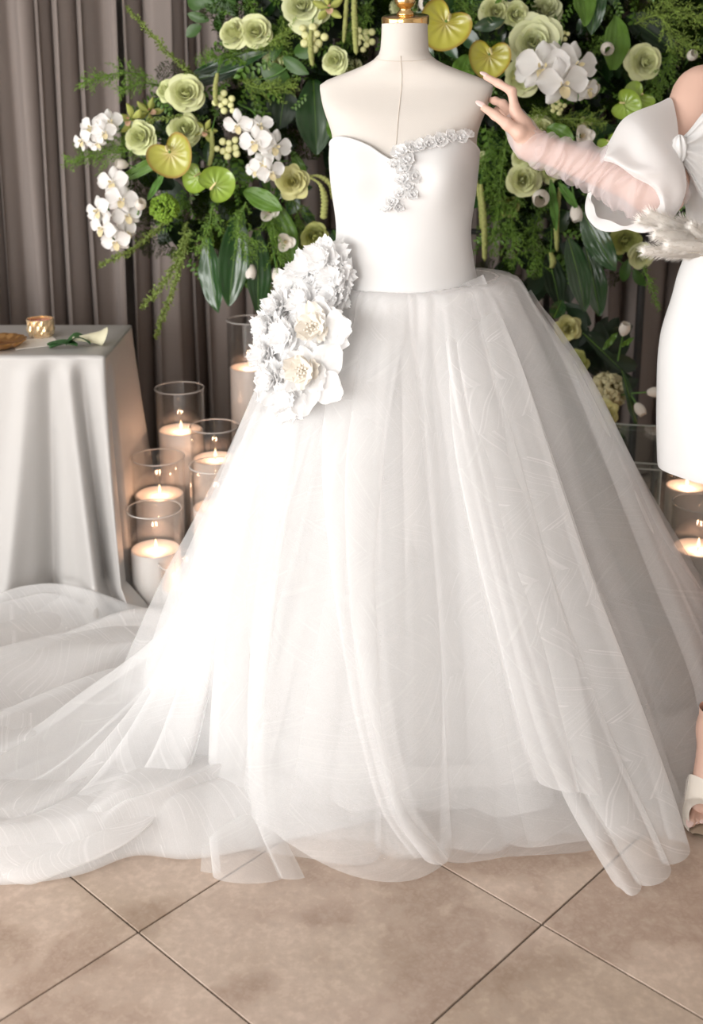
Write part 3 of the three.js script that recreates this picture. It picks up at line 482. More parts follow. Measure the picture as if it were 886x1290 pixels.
// ---------------------------------------------------------------- candles in glass cylinders
Object.assign(M, {
  glass: phys({ color: lin(0.93, 0.935, 0.935), transmission: 1, thickness: 0, roughness: 0.0, ior: 1.6 }),
  wax: phys({ color: lin(0.86, 0.80, 0.76), roughness: 0.5, transmission: 0.0 }),
  wick: std({ color: lin(0.03, 0.02, 0.015), roughness: 0.9 }),
  flame: std({ color: lin(0, 0, 0), emissive: lin(1.0, 0.66, 0.36), emissiveIntensity: 4, roughness: 1 }),
  acrylic: phys({ color: lin(0.93, 0.95, 0.94), transmission: 1, thickness: 0, roughness: 0.02, ior: 1.49 }),
  acrylicEdge: phys({ color: lin(0.85, 0.87, 0.84), transmission: 0.6, thickness: 0, roughness: 0.25 }),
});
{
  const flameGeo = lathe([[0, -0.002], [0.003, 0.001], [0.0045, 0.006], [0.0042, 0.011], [0.0027, 0.018], [0.0011, 0.025], [0, 0.029]], 16);
  const candle = (px, rimY, waxY, w, d, vaseLabel, candleLabel, glow = 0.018) => {
    const rim = at(px, rimY, d), wax = at(px, waxY, d), R = w / 2 * mpp(rimY, d) * 1.02, H = rim.y, hw = wax.y, base = V(rim.x, 0.0, rim.z);
    const rr = R * 0.90;
    if (vaseLabel) {
      const v = thing('glass_cylinder', vaseLabel, 'vase', base, 'glass cylinders round the candles');
      part(v, 'wall', joined([lathe([[R - 0.0005, 0.004], [R - 0.0005, H - 0.003]], 56), lathe([[R - 0.0035, 0.006], [R - 0.0035, H - 0.003]], 56)]), M.glass);
      part(v, 'rim', new THREE.TorusGeometry(R - 0.001, 0.0019, 8, 64).rotateX(PI / 2).translate(0, H - 0.002, 0), M.rimGlass ??= phys({ color: lin(0.8, 0.78, 0.76), transmission: 0.5, thickness: 0, roughness: 0.12 }));
      part(v, 'bottom', lathe([[0, 0.0], [R - 0.003, 0.0], [R - 0.0005, 0.003], [R - 0.004, 0.006], [0, 0.006]], 48), M.glass);
    }
    const c = thing('pillar_candle', candleLabel, 'candle', V(base.x, vaseLabel ? 0.0075 : 0.0, base.z), 'lit pillar candles');
    const h = hw - c.position.y;
    part(c, 'wax', lathe([[0, 0], [rr - 0.004, 0], [rr, 0.004], [rr, h + 0.003], [rr - 0.003, h + 0.006], [rr - 0.008, h + 0.003], [rr * 0.6, h - 0.001], [rr * 0.25, h - 0.004], [0, h - 0.005]], 48), M.wax);
    part(c, 'wick', tube([V(0, h - 0.005, 0), V(0.0006, h + 0.002, 0), V(0.0015, h + 0.008, 0)], 0.0009, 6, 8), M.wick);
    const f = part(c, 'flame', flameGeo.clone().translate(0.001, h + 0.007, 0), M.flame); f.castShadow = false;
    const l = new THREE.PointLight(lin(1.0, 0.55, 0.33), glow); l.position.set(0.001, h + 0.019, 0); l.shadow.radius = 0.35; l.castShadow = true; l.name = 'flame_light'; c.add(l);
  };
  candle(194, 640, 693, 68, 3.08, 'glass cylinder with the wide short candle, nearest the tablecloth corner', 'short wide lit candle nearest the tablecloth corner');
  candle(234, 706, 739, 68, 3.03, 'lowest glass cylinder, partly behind the skirt edge near the floor', 'lowest lit candle, at the skirt edge near the floor');
  candle(199, 575, 624, 66, 3.26, 'tall glass cylinder directly behind the short wide candle', 'tall lit candle directly behind the short wide one');
  candle(272, 585, 640, 66, 3.12, 'glass cylinder half hidden by the left side of the skirt', 'lit candle half hidden by the left side of the skirt');
  candle(226, 488, 543, 61, 3.42, 'tall glass cylinder beside the right side of the tablecloth', 'tall lit candle beside the right side of the tablecloth');
  candle(270, 536, 579, 61, 3.32, 'glass cylinder between the tall side candle and the skirt', 'lit candle between the tall side candle and the skirt');
  candle(314, 402, 464, 56, 3.62, 'tallest glass cylinder, standing below the hip flowers by the curtain', 'tallest lit candle, standing below the hip flowers by the curtain');
  candle(868, 572, 614, 56, 3.25, 'glass cylinder with a wide candle below the hem of the white dress', 'wide lit candle below the hem of the white dress');
  candle(884, 633, 692, 70, 2.95, 'low glass cylinder in front of the wide candle beside the dress train', 'low lit candle in front of the wide one beside the gown');
}
{ // clear acrylic plinth
  const fr = at(834, 585, 2.92), h = fr.y, br = at(828, 535, 3.26), t = 0.008, W = 0.22;
  const p = thing('acrylic_plinth', 'clear acrylic box plinth standing behind the right side of the gown', 'plinth', V(0, 0, 0));
  const dir = V(br.x - fr.x, 0, br.z - fr.z), dp = dir.length(), yaw = atan2(dir.x, -dir.z);
  p.position.set(fr.x, 0, fr.z); p.rotation.y = -yaw;
  for (const [name, g] of [['front_panel', box(W, h, t, -W / 2, h / 2, -t / 2)], ['back_panel', box(W, h, t, -W / 2, h / 2, -dp + t / 2)], ['side_panel', box(t, h, dp, -t / 2, h / 2, -dp / 2)], ['side_panel', box(t, h, dp, -W + t / 2, h / 2, -dp / 2)], ['top_panel', box(W, t, dp, -W / 2, h - t / 2, -dp / 2)]]) part(p, name, g, M.acrylic);
  const e = 0.004, bars = [box(W, e, e, -W / 2, h, 0), box(e, h, e, 0, h / 2, 0), box(e, e, dp, 0, h, -dp / 2), box(W, e, e, -W / 2, h, -dp), box(e, h, e, 0, h / 2, -dp), box(W, e, e, -W / 2, h - 0.016, 0)];
  part(p, 'edges', joined(bars), M.acrylicEdge);
}
// ---------------------------------------------------------------- the hanging flower arrangement behind the gown
const petalMat = (r, g, b, t = 0.3) => phys({ color: lin(r, g, b), roughness: 0.9, transmission: t, thickness: 0, specularIntensity: 0.5 });
Object.assign(M, {
  rosePetal: phys({ color: lin(1, 1, 1), vertexColors: true, roughness: 0.9, transmission: 0.15, thickness: 0, specularIntensity: 0.4 }),
  whitePetal: petalMat(0.94, 0.92, 0.90), tulipPetal: petalMat(0.93, 0.88, 0.81), greenOrchid: petalMat(0.56, 0.60, 0.17), lip: petalMat(0.80, 0.52, 0.36), yellowLip: petalMat(0.85, 0.74, 0.46),
  stem: phys({ color: lin(0.09, 0.20, 0.035), roughness: 0.5 }), snow: petalMat(0.28, 0.46, 0.05), hydrangea: petalMat(0.74, 0.68, 0.42), catkin: phys({ color: lin(0.34, 0.36, 0.12), roughness: 0.9 }), berry: phys({ color: lin(0.66, 0.66, 0.32), roughness: 0.35 }),
  spathe: phys({ color: lin(1, 1, 1), vertexColors: true, roughness: 0.28, clearcoat: 0.5, clearcoatRoughness: 0.15 }), spadix: phys({ color: lin(0.72, 0.62, 0.30), roughness: 0.6 }),
  leafGloss: phys({ color: lin(0.018, 0.062, 0.014), roughness: 0.3, clearcoat: 0.5, clearcoatRoughness: 0.15 }), leafMid: phys({ color: lin(0.09, 0.19, 0.02), roughness: 0.4 }), leafBranch: phys({ color: lin(0.04, 0.10, 0.016), roughness: 0.4 }), leafDark: phys({ color: lin(0.009, 0.026, 0.008), roughness: 0.5 }), leafBright: phys({ color: lin(0.10, 0.24, 0.035), roughness: 0.88, transmission: 0.25, thickness: 0 }),
  fern: phys({ color: lin(0.16, 0.30, 0.028), roughness: 0.9, transmission: 0.3, thickness: 0 }), fernLight: phys({ color: lin(0.27, 0.39, 0.06), roughness: 0.9, transmission: 0.3, thickness: 0 }), mossy: phys({ color: lin(0.20, 0.27, 0.06), roughness: 0.8 }),
});
const mix3 = (a, b, t) => [lerp(a[0], b[0], t), lerp(a[1], b[1], t), lerp(a[2], b[2], t)];
// a cupped petal standing round the +z axis: from radius r0 at the base out to r1, H high, spread over `wide` radians
function cupPetal(a0, wide, r0, r1, H, roll, seed, nu = 7, nv = 6) {
  return grid(nu, nv, (u, v) => {
    const e = (u - 0.5) * 2, top = 1 - 0.22 * e * e, w = wide * (0.55 + 0.45 * sin(PI * clamp(v * 0.9))) , a = a0 + e * w / 2, k = v * top, r = lerp(r0, r1, pow(k, 0.75)) + roll * pow(k, 5) * r1 + 0.03 * r1 * sin(e * 4 + seed) * v;
    return V(cos(a) * r, sin(a) * r, H * (pow(k, 0.9) - 0.28 * roll * pow(k, 7)));
  });
}
// prototypes, one metre across or long, turned to +z; they are clones' sources and stay out of the scene
const proto = {};
function makeProto(kind, fn) { const g = new THREE.Group(); fn(g); g.children.forEach(shadowed); proto[kind] = g; }
const backStem = (g, len = 1.2, r = 0.045, dz = 0) => part(g, 'stem', tube([V(0, 0, dz), V(0.02, -0.05, dz - len * 0.5), V(0.05, -0.18, dz - len)], r, 6, 6), M.stem);
const roseProto = (kind, seed, open, outer, inner) => makeProto(kind, (g) => {
  const r = rng(seed), lists = [[], []];
  // rows from the tight heart outwards: petals, widest radius, height of the rim, how far the rim rolls back
  const rows = [[2, 0.07, 0.40, -0.35], [3, 0.13, 0.40, -0.1], [3, 0.20, 0.37, 0.12], [4, 0.27, 0.33, 0.25], [5, 0.335 * open, 0.26, 0.34], [5, 0.40 * open, 0.17, 0.4], [6, 0.45 * open, 0.06, 0.42], [5, 0.47 * open, -0.06, 0.42]];
  const pet = (a0, wide, R, H, roll, wv) => grid(8, 9, (u, v) => { const e = (u - 0.5) * 2, k = v * (1 - 0.16 * e * e), a = a0 + e * wide / 2 * (0.3 + 0.7 * sin(PI / 2 * clamp(v * 1.8))), q = R * (0.10 + 0.90 * sin(PI / 2 * clamp(k * 1.2))) * (1 + roll * pow(k, 5)) + 0.022 * sin(e * 3.5 + wv) * v + 0.02 * e * wv / 6, z = lerp(-0.34, H, pow(k, 0.9)) - 0.14 * max(0, roll) * pow(k, 8) - 0.03 * e * e * v; return V(cos(a) * q, sin(a) * q, z); });
  rows.forEach(([n, R, H, roll], k) => { for (let i = 0; i < n; i++) { const t = k / 7, c = r(), h = H + 0.11 * (r() - 0.5) * (0.4 + t); lists[k < 4 ? 0 : 1].push(tinted(pet(i / n * 2 * PI + k * 1.1 + r() * 0.7, 2.5 * PI / n * (0.8 + 0.3 * r()), R * (0.9 + 0.2 * r()), h, roll * (0.6 + 0.8 * r()), r() * 6), (x, y, z, u, v) => mix3(inner, outer, clamp(0.75 * pow(v, 1.5) + 0.25 * (1 - t) + 0.2 * (c - 0.5))))); } });
  part(g, 'inner_petals', joined(lists[0]), M.rosePetal); part(g, 'outer_petals', joined(lists[1]), M.rosePetal); backStem(g, 1.4, 0.04, -0.3);
});
roseProto('rose', 3, 1.0, [0.72, 0.76, 0.38], [0.91, 0.91, 0.68]); roseProto('rose2', 7, 0.92, [0.74, 0.79, 0.40], [0.91, 0.92, 0.68]); roseProto('roseOpen', 13, 1.08, [0.76, 0.80, 0.46], [0.92, 0.93, 0.74]); roseProto('lisianthus', 19, 0.95, [0.42, 0.46, 0.13], [0.70, 0.71, 0.32]); roseProto('roseCream', 23, 0.98, [0.72, 0.70, 0.30], [0.92, 0.89, 0.60]);
makeProto('tulip', (g) => {
  const outer = [], inner = [];
  const pet = (a, wide, R, H) => grid(7, 8, (u, v) => { const e = (u - 0.5) * 2, w = wide * pow(sin(PI * clamp(0.12 + 0.8 * v)), 0.8), an = a + e * w / 2, r = R * (0.25 + 0.85 * sin(PI * clamp(0.1 + 0.62 * v))) * (1 - 0.25 * v * v); return V(cos(an) * r, sin(an) * r, H * v - 0.45); });
  for (let i = 0; i < 3; i++) { outer.push(pet(i * 2.094, 2.3, 0.38, 1.0)); inner.push(pet(i * 2.094 + 1.047, 2.2, 0.33, 0.97)); }
  part(g, 'outer_petals', joined(outer), M.tulipPetal); part(g, 'inner_petals', joined(inner), M.tulipPetal); backStem(g, 2.2, 0.06, -0.44);
});
makeProto('tulipOpen', (g) => {
  const outer = [], inner = [];
  for (let i = 0; i < 3; i++) { outer.push(cupPetal(i * 2.094, 2.2, 0.1, 0.5, 0.5, 0.1, i)); inner.push(cupPetal(i * 2.094 + 1.047, 2.1, 0.08, 0.40, 0.55, -0.1, i + 4)); }
  part(g, 'outer_petals', joined(outer).translate(0, 0, -0.3), M.tulipPetal); part(g, 'inner_petals', joined(inner).translate(0, 0, -0.3), M.tulipPetal);
  const st = []; for (let i = 0; i < 6; i++) st.push(tube([V(0, 0, -0.28), V(cos(i) * 0.1, sin(i) * 0.1, 0.02)], 0.025, 5, 4)); part(g, 'stamens', joined(st), M.yellowLip); backStem(g, 2, 0.06, -0.28);
});
const flatPetal = (a, L, W, p, cup, back, nu = 7, nv = 7) => grid(nu, nv, (u, v) => { const e = (u - 0.5) * 2, w = W * pow(sin(PI * clamp(0.03 + 0.94 * v)), p) * (v < 0.5 ? 0.35 + 0.65 * smooth(v, 0, 0.5) : 1), x = e * w / 2, y = L * v; return V(x * cos(a) - y * sin(a), x * sin(a) + y * cos(a), cup * (e * e) * 0.08 - back * v * v); });
function orchidBloom(parent, scale, p, dir, spin, mats, wide) {
  const b = new THREE.Group(), petals = [], sep = [];
  for (const s of [-1, 1]) petals.push(flatPetal(s * 1.45 + 0.0, 0.5, wide, 0.55, 1, 0.06));
  sep.push(flatPetal(0, 0.48, wide * 0.6, 0.7, -0.6, 0.1), flatPetal(2.45, 0.46, wide * 0.55, 0.7, -0.6, 0.12), flatPetal(-2.45, 0.46, wide * 0.55, 0.7, -0.6, 0.12));
  b.name = 'bloom'; parent.add(b);
  part(b, 'petals', joined(petals).translate(0, 0, 0.015), mats[0]); part(b, 'sepals', joined(sep), mats[0]);
  const lp = [cupPetal(-PI / 2, 1.9, 0.03, 0.17, 0.13, 0.6, 1), cupPetal(0.2, 1.3, 0.03, 0.10, 0.16, -0.2, 2), cupPetal(PI - 0.2, 1.3, 0.03, 0.10, 0.16, -0.2, 3)]; part(b, 'lip', joined(lp).translate(0, -0.04, 0.02), mats[1]);
  b.position.copy(p); b.scale.setScalar(scale); b.quaternion.setFromUnitVectors(V(0, 0, 1), dir.clone().normalize()).multiply(new THREE.Quaternion().setFromAxisAngle(V(0, 0, 1), spin));
  return b;
}
makeProto('cymbidium', (g) => { const petals = []; for (const a of [0, 1.15, -1.15, 2.35, -2.35]) petals.push(flatPetal(a, 0.55, 0.27, 0.75, -1.6, -0.12)); part(g, 'petals', joined(petals), M.greenOrchid); part(g, 'lip', joined([cupPetal(-PI / 2, 2.4, 0.04, 0.17, 0.2, 0.5, 1), cupPetal(PI / 2, 2.2, 0.03, 0.09, 0.2, -0.3, 2)]).translate(0, -0.03, 0.03), M.lip); backStem(g, 1.2); });
const heart = (rim, base, mid) => (g) => {
  const R = (a) => 0.5 * (1.02 - 0.62 * pow(max(0, cos(a - PI / 2)), 7)) * (1 + 0.16 * pow(max(0, cos(a + PI / 2)), 4)); // notch at the top, tip at the bottom
  const s = grid(64, 16, (u, v) => { const a = u * 2 * PI + PI / 2, r = R(a) * v, vein = 0.012 * sin(a * 11) * sin(PI * v); return V(cos(a) * r * 1.05, sin(a) * r - 0.05, 0.16 * v * v * (0.6 + 0.4 * cos(2 * a)) - 0.05 + vein + 0.05 * pow(v, 6)); }, { wrap: true });
  part(g, 'spathe', tinted(s, (x, y, z, u, v) => mix3(mix3(mid, base, smooth(v, 0.0, 0.55)), rim, smooth(v, 0.86, 0.99))), M.spathe);
  part(g, 'spadix', tube([V(0, 0.12, 0), V(0.01, 0.05, 0.16), V(0.02, -0.04, 0.30)], (t) => 0.045 * (1 - 0.4 * t), 10, 12), M.spadix); backStem(g, 1.6, 0.035, -0.05);
};
makeProto('anthuriumOlive', heart([0.34, 0.20, 0.05], [0.40, 0.40, 0.07], [0.46, 0.38, 0.12])); makeProto('anthuriumGreen', heart([0.24, 0.36, 0.04], [0.27, 0.40, 0.05], [0.34, 0.46, 0.10])); makeProto('anthuriumGold', heart([0.30, 0.19, 0.03], [0.42, 0.40, 0.05], [0.36, 0.30, 0.06]));
const ball = (mat, seed, n, size) => (g) => { const r = rng(seed), l = []; for (let k = 0; k < n; k++) { const y = 1 - 2 * (k + 0.5) / n, a = k * 2.39996, q = sqrt(1 - y * y), d = V(cos(a) * q, y, sin(a) * q), c = d.clone().multiplyScalar(0.38 + 0.09 * r()); for (let i = 0; i < 4; i++) { const p = flatPetal(i * PI / 2, size, size * 0.95, 0.6, -1, 0.02, 3, 3); p.rotateX((r() - 0.5) * 0.5); l.push(place(p, c, d.clone().add(V((r() - 0.5) * 0.5, (r() - 0.5) * 0.5, (r() - 0.5) * 0.5)), r() * 6)); } } part(g, 'florets', joined(l), mat); backStem(g, 1.2, 0.04, -0.3); };
makeProto('snowball', ball(M.snow, 5, 90, 0.1)); makeProto('hydrangea', ball(M.hydrangea, 9, 70, 0.14));
makeProto('berries', (g) => { const r = rng(31), st = []; for (let k = 0; k < 9; k++) { const a = k * 2.4, q = 0.36 * sqrt((k + 0.3) / 9), p = V(cos(a) * q, sin(a) * q * 1.15, 0.05 + 0.15 * r()), R = 0.105 + 0.03 * r(); const b = new THREE.SphereGeometry(R, 14, 10); const q2 = b.attributes.position; for (let i = 0; i < q2.count; i++) if (q2.getZ(i) > R * 0.7) q2.setZ(i, R * 0.7 + (R - q2.getZ(i)) * 0.2); b.computeVertexNormals(); part(g, 'berry', b.translate(p.x, p.y, p.z), M.berry); st.push(tube([p.clone(), V(p.x * 0.4, p.y * 0.4 - 0.05, -0.25), V(0, -0.1, -0.6)], 0.022, 5, 6)); } part(g, 'stem', joined(st), M.stem); });
const facing = (tx, ty) => V(tx, 0.12 + ty, 1).normalize();
function bloomAt(kind, name, category, px, py, size, d, tx, ty, label, spin = 0, group) {
  const c = proto[kind].clone(), t = thing(name, label, category, at(px, py, d), group);
  while (c.children.length) t.add(c.children[0]);
  t.scale.setScalar(size * mpp(py, d)); t.quaternion.setFromUnitVectors(V(0, 0, 1), facing(tx, ty)).multiply(new THREE.Quaternion().setFromAxisAngle(V(0, 0, 1), spin)); return t;
}
// ---- roses and other round blooms
const roses = [
  ['rose', 294, 41, 29, 3.52, -0.5, 0.2, 'pale green rose at upper left of the flowers, left one of a touching pair'], ['rose', 322, 40, 30, 3.5, -0.1, 0.1, 'pale green rose at upper left of the flowers, right one of a touching pair'],
  ['rose2', 211, 114, 24, 3.5, -0.5, 0.4, 'small pale green rose above the brown-rimmed anthurium, left of a bigger rose'], ['rose', 234, 118, 34, 3.46, 0, 0.2, 'large pale green rose above the brown-rimmed anthurium'],
  ['rose2', 233, 163, 34, 3.44, 0.2, 0.2, 'ruffled pale green rose touching the upper edge of the brown-rimmed anthurium'], ['rose2', 177, 173, 33, 3.44, -0.2, 0, 'ruffled pale green rose left of the brown-rimmed anthurium'],
  ['roseCream', 368, 229, 33, 3.42, -0.1, -0.05, 'cream green rose right below the white orchid spray'], ['lisianthus', 396, 297, 27, 3.46, 0.2, -0.4, 'drooping yellow-green bloom above the hip flowers of the gown'],
  ['rose2', 422, 76, 27, 3.48, -0.3, 0, 'pale green rose left of the dress form neck, below the catkins'], ['roseOpen', 381, 8, 40, 3.48, -0.1, 0.1, 'frilled pale green rose at the top edge, left of the green orchid'],
  ['rose', 625, 14, 28, 3.5, 0, 0, 'cream green rose at the top right of the gold anthurium, left one of two'], ['rose2', 650, 18, 27, 3.5, 0.2, 0, 'cream green rose at the top right of the gold anthurium, right one of two'],
  ['roseOpen', 672, 54, 44, 3.46, -0.2, 0, 'widest pale green rose, directly above the white orchid cluster'], ['rose', 658, 97, 32, 3.52, -0.2, -0.2, 'pale green rose behind the left of the white orchid cluster'],
  ['rose', 813, 78, 33, 3.5, 0.1, 0, 'creamy green rose alone on dark leaves at upper right'], ['rose', 659, 227, 30, 3.46, 0, 0, 'pale green rose below the sheer glove, lowest of three'], ['rose2', 661, 196, 28, 3.48, -0.3, 0, 'pale green rose touching the lower edge of the sheer glove'],
  ['rose2', 695, 215, 26, 3.48, 0.2, -0.1, 'pale green rose under the sheer glove, right one of three'], ['lisianthus', 676, 214, 19, 3.52, 0, -0.3, 'small half open bloom between the three roses under the glove'],
  ['lisianthus', 788, 302, 30, 3.5, 0, -0.3, 'dull green bloom hanging below the puffed sleeve'], ['rose', 809, 322, 25, 3.46, 0.2, -0.4, 'pale green rose hanging behind the bunny tail grass'], ['roseCream', 715, 414, 26, 3.5, 0, 0.1, 'yellow-cream rose low beside the right of the skirt, topmost of three'],
  ['lisianthus', 727, 456, 24, 3.52, 0, 0, 'dark yellow-green bloom half behind the skirt tulle at right'], ['roseCream', 763, 521, 27, 3.44, 0, 0, 'yellow-cream rose just above the clear acrylic plinth'], ['rose', 682, 165, 32, 3.5, 0, 0.3, 'pale green rose peeping out above the sheer glove'],
  ['rose', 508, 8, 24, 3.62, 0, 0, 'pale rose behind the gold finial of the dress form'], ['roseOpen', 688, 12, 30, 3.6, 0, 0.4, 'pale green rose cut by the top edge at right'], ['rose', 440, 88, 22, 3.6, 0, 0, 'pale green rose hidden beside the left shoulder of the dress form'], ['lisianthus', 640, 260, 22, 3.6, -0.3, 0, 'half hidden green bloom beside the right of the bodice'], ['rose2', 606, 205, 22, 3.62, 0, 0, 'pale bloom close to the right edge of the bodice'], ['rose2', 345, 78, 22, 3.56, 0.1, -0.4, 'yellow-green rose below the touching pair of roses'], ['roseCream', 421, 124, 20, 3.6, 0.2, -0.2, 'small cream bloom at the left shoulder edge of the dress form'],
];
for (const [k, x, y, s, d, tx, ty, l] of roses) bloomAt(k, k === 'lisianthus' ? 'lisianthus' : 'rose', 'flower', x, y, s * 1.08, d, tx, ty, l, x, 'round green and cream blooms');
for (const [x, y, s, d, tx, ty, sp, l] of [[164, 150, 36, 3.46, -0.4, 0.1, 0.2, 'green orchid with pink lip, at the far left above the ruffled rose'], [188, 140, 34, 3.54, 0.2, 0.3, 0.9, 'green orchid behind the one with the pink lip at far left'], [259, 165, 28, 3.45, 0.2, 0, -0.4, 'green orchid with pink lip beside the ruffled rose over the anthurium'], [414, 9, 38, 3.46, 0.1, 0.1, 0.1, 'green orchid with pink lip at the top edge beside the frilled rose'], [672, 175, 26, 3.56, 0, 0, 0.5, 'greenish orchid behind the sheer glove']]) bloomAt('cymbidium', 'cymbidium_orchid', 'flower', x, y, s, d, tx, ty, l, sp, 'green orchids');
for (const [k, x, y, s, d, tx, ty, sp, l] of [
  ['anthuriumOlive', 213, 191, 55, 3.36, -0.1, 0.1, 0.5, 'round olive anthurium with brown rim at left of the arrangement'], ['anthuriumGreen', 270, 235, 44, 3.36, 0.2, 0.2, 2.2, 'bright green anthurium lobe under the brown-rimmed one, lower right of a pair'], ['anthuriumGreen', 250, 222, 36, 3.40, -0.3, 0.1, -0.6, 'bright green anthurium lobe under the brown-rimmed one, upper left of a pair'],
  ['anthuriumGold', 563, 26, 62, 3.36, 0.05, 0.0, -0.5, 'large shiny yellow-green anthurium right of the gold finial'], ['anthuriumGold', 617, 68, 50, 3.38, 0.0, 0.0, -0.1, 'shiny olive anthurium right above the fingertips of the glove'], ['anthuriumGreen', 786, 131, 36, 3.42, -0.3, 0, 1.2, 'bright green anthurium above the puffed sleeve, left of a pair'], ['anthuriumGreen', 806, 122, 40, 3.44, 0.1, 0.4, -0.9, 'bright green anthurium above the puffed sleeve, right of a pair'], ['anthuriumGreen', 767, 180, 28, 3.42, -0.2, 0.2, 0.4, 'small bright anthurium touching the tip of the puffed sleeve'], ['anthuriumGreen', 783, 166, 26, 3.46, 0.3, 0, 0.9, 'small green anthurium tucked behind the puffed sleeve'],
]) bloomAt(k, 'anthurium', 'flower', x, y, s, d, tx, ty, l, sp, 'anthuriums');
for (const [k, x, y, s, d, tx, ty, l] of [
  ['tulipOpen', 339, 266, 23, 3.40, 0, 0, 'open white tulip facing out below the cream green rose'], ['tulipOpen', 360, 305, 21, 3.40, 0.1, -0.1, 'open white tulip facing out above the hip flowers'], ['tulip', 316, 342, 17, 3.40, -0.1, -2.2, 'white tulip hanging downward left of the hip flowers'], ['tulip', 350, 347, 18, 3.40, 0.4, -2.0, 'white tulip hanging downward, touching the hip flowers'], ['tulip', 177, 258, 17, 3.36, 0.4, 0.6, 'white tulip bud between the left orchids and the green snowball'], ['tulip', 154, 207, 15, 3.42, -1.2, 0.2, 'small white tulip above the left hanging orchids'],
  ['tulip', 682, 249, 26, 3.44, -0.3, -0.3, 'larger white tulip under the glove, left of the hanging one'], ['tulip', 726, 268, 19, 3.40, 0.2, -2.0, 'white tulip hanging downward at the tip of the puffed sleeve'], ['tulipOpen', 735, 171, 24, 3.42, 0.3, 0, 'open white tulip above the middle of the sheer glove'], ['tulip', 765, 61, 20, 3.46, 0, -0.4, 'white tulip on a dark leaf at the upper right'],
  ['tulip', 787, 415, 17, 3.42, 0.1, 1.8, 'pinkish white tulip standing up over the dark curtain at lower right'], ['tulip', 824, 494, 16, 3.42, 1.6, 0.2, 'pinkish tulip bud nearest the white dress at lower right'], ['tulip', 806, 515, 16, 3.42, 0.5, -1.0, 'pinkish tulip bud hanging over the acrylic plinth'], ['tulip', 872, 70, 16, 3.5, 0, 0.2, 'white tulip half hidden behind the bare shoulder'], ['tulip', 741, 114, 26, 3.42, 0.5, 0.3, 'white bloom just right of the white orchid cluster'], ['tulip', 538, 4, 26, 3.5, 0, -0.2, 'white bloom at the top edge beside the gold finial'],
]) bloomAt(k, 'tulip', 'flower', x, y, s * 1.1, d, tx, ty, l, 0, 'white tulips');
bloomAt('snowball', 'snowball_bloom', 'flower', 207, 262, 44, 3.40, -0.1, 0.1, 'bright lime green snowball bloom beside the left hanging orchids');
bloomAt('hydrangea', 'hydrangea', 'flower', 766, 492, 56, 3.52, 0, 0.1, 'cream hydrangea head low at right, behind the skirt edge');
for (const [x, y, s, d, l] of [[284, 131, 36, 3.46, 'cluster of pale berries beside the upright left catkin'], [288, 186, 38, 3.44, 'cluster of pale berries left of the central white orchids'], [394, 47, 44, 3.46, 'cluster of pale berries under the green orchid at the top'], [459, 50, 36, 3.56, 'cluster of pale berries left of the gold neck cap'], [706, 46, 26, 3.48, 'cluster of pale berries right of the widest rose'], [702, 134, 26, 3.48, 'cluster of pale berries under the white orchid cluster'], [735, 158, 24, 3.52, 'cluster of green berries above the sheer glove']]) bloomAt('berries', 'berry_cluster', 'berries', x, y, s, d, 0, 0, l, x, 'berry clusters');
// ---- white moth orchid sprays
const spray = (label, d, flowers, stemPts) => {
  const c = at(flowers[0][0], flowers[0][1], d), t = thing('moth_orchid_spray', label, 'orchid', c, 'white moth orchid sprays');
  part(t, 'stem', tube(stemPts.map(([x, y, dd]) => at(x, y, d + dd).sub(c)), 0.0035, 6, 24), M.stem);
  flowers.forEach(([x, y, s, tx, ty, sp, dd = 0]) => orchidBloom(t, 1.22 * s * mpp(y, d), at(x, y, d - dd).sub(c), facing(tx, ty), sp, [M.whitePetal, M.yellowLip], 0.52));
};
spray('white moth orchids reaching left over the curtain at the far left', 3.42, [[104, 176, 26, -0.7, 0, 0.4, 0.02], [116, 160, 28, -0.3, 0.2, -0.3], [131, 166, 26, 0.2, 0, 0.2, 0.03], [138, 152, 28, 0.3, 0.2, 0.1], [122, 180, 20, -0.2, -0.4, 0.8, 0.03]], [[100, 176, 0], [125, 168, 0.04], [160, 165, 0.1], [200, 190, 0.25]]);
spray('white moth orchids hanging down in front of the curtain at left', 3.40, [[142, 228, 34, -0.2, 0.1, 0.1], [124, 264, 32, -0.6, 0, 0.4, 0.02], [153, 250, 34, 0.3, 0.1, -0.2, 0.03], [160, 270, 32, 0.2, -0.1, 0.3], [130, 286, 32, -0.5, -0.2, -0.3, 0.03], [146, 303, 32, -0.1, -0.3, 0.2, 0.02], [158, 292, 26, 0.4, -0.2, 0.6], [150, 236, 26, 0.3, 0.4, 0.8, -0.03]], [[146, 310, 0], [136, 270, 0.02], [150, 225, 0.06], [200, 215, 0.25]]);
spray('spray of white moth orchids just left of the bodice', 3.36, [[327, 158, 30, 0.0, 0.5, 0.2], [322, 178, 36, -0.3, 0, 0.1, 0.03], [347, 183, 36, 0.5, 0, -0.3, 0.02], [330, 205, 28, -0.1, 0.2, 0.5, 0.02], [322, 213, 24, -0.5, -0.2, 0.2], [341, 216, 30, 0.3, -0.3, 0.3, 0.03], [300, 156, 32, -0.2, -0.5, 0.1]], [[340, 220, 0.02], [330, 190, 0.03], [325, 150, 0.06], [300, 130, 0.25]]);
spray('cluster of large white moth orchids above the sheer glove', 3.34, [[684, 82, 56, -0.2, 0.1, 0.0], [709, 104, 54, 0.1, 0, 0.1, 0.03], [726, 80, 52, 0.5, 0.1, -0.2, -0.02], [668, 92, 34, -0.6, 0, 0.3, -0.03], [704, 66, 34, 0.2, 0.5, 0.1, -0.03], [740, 112, 30, 0.7, -0.1, 0.2, 0.0]], [[708, 110, 0.04], [700, 85, 0.05], [705, 60, 0.08], [700, 20, 0.25]]);
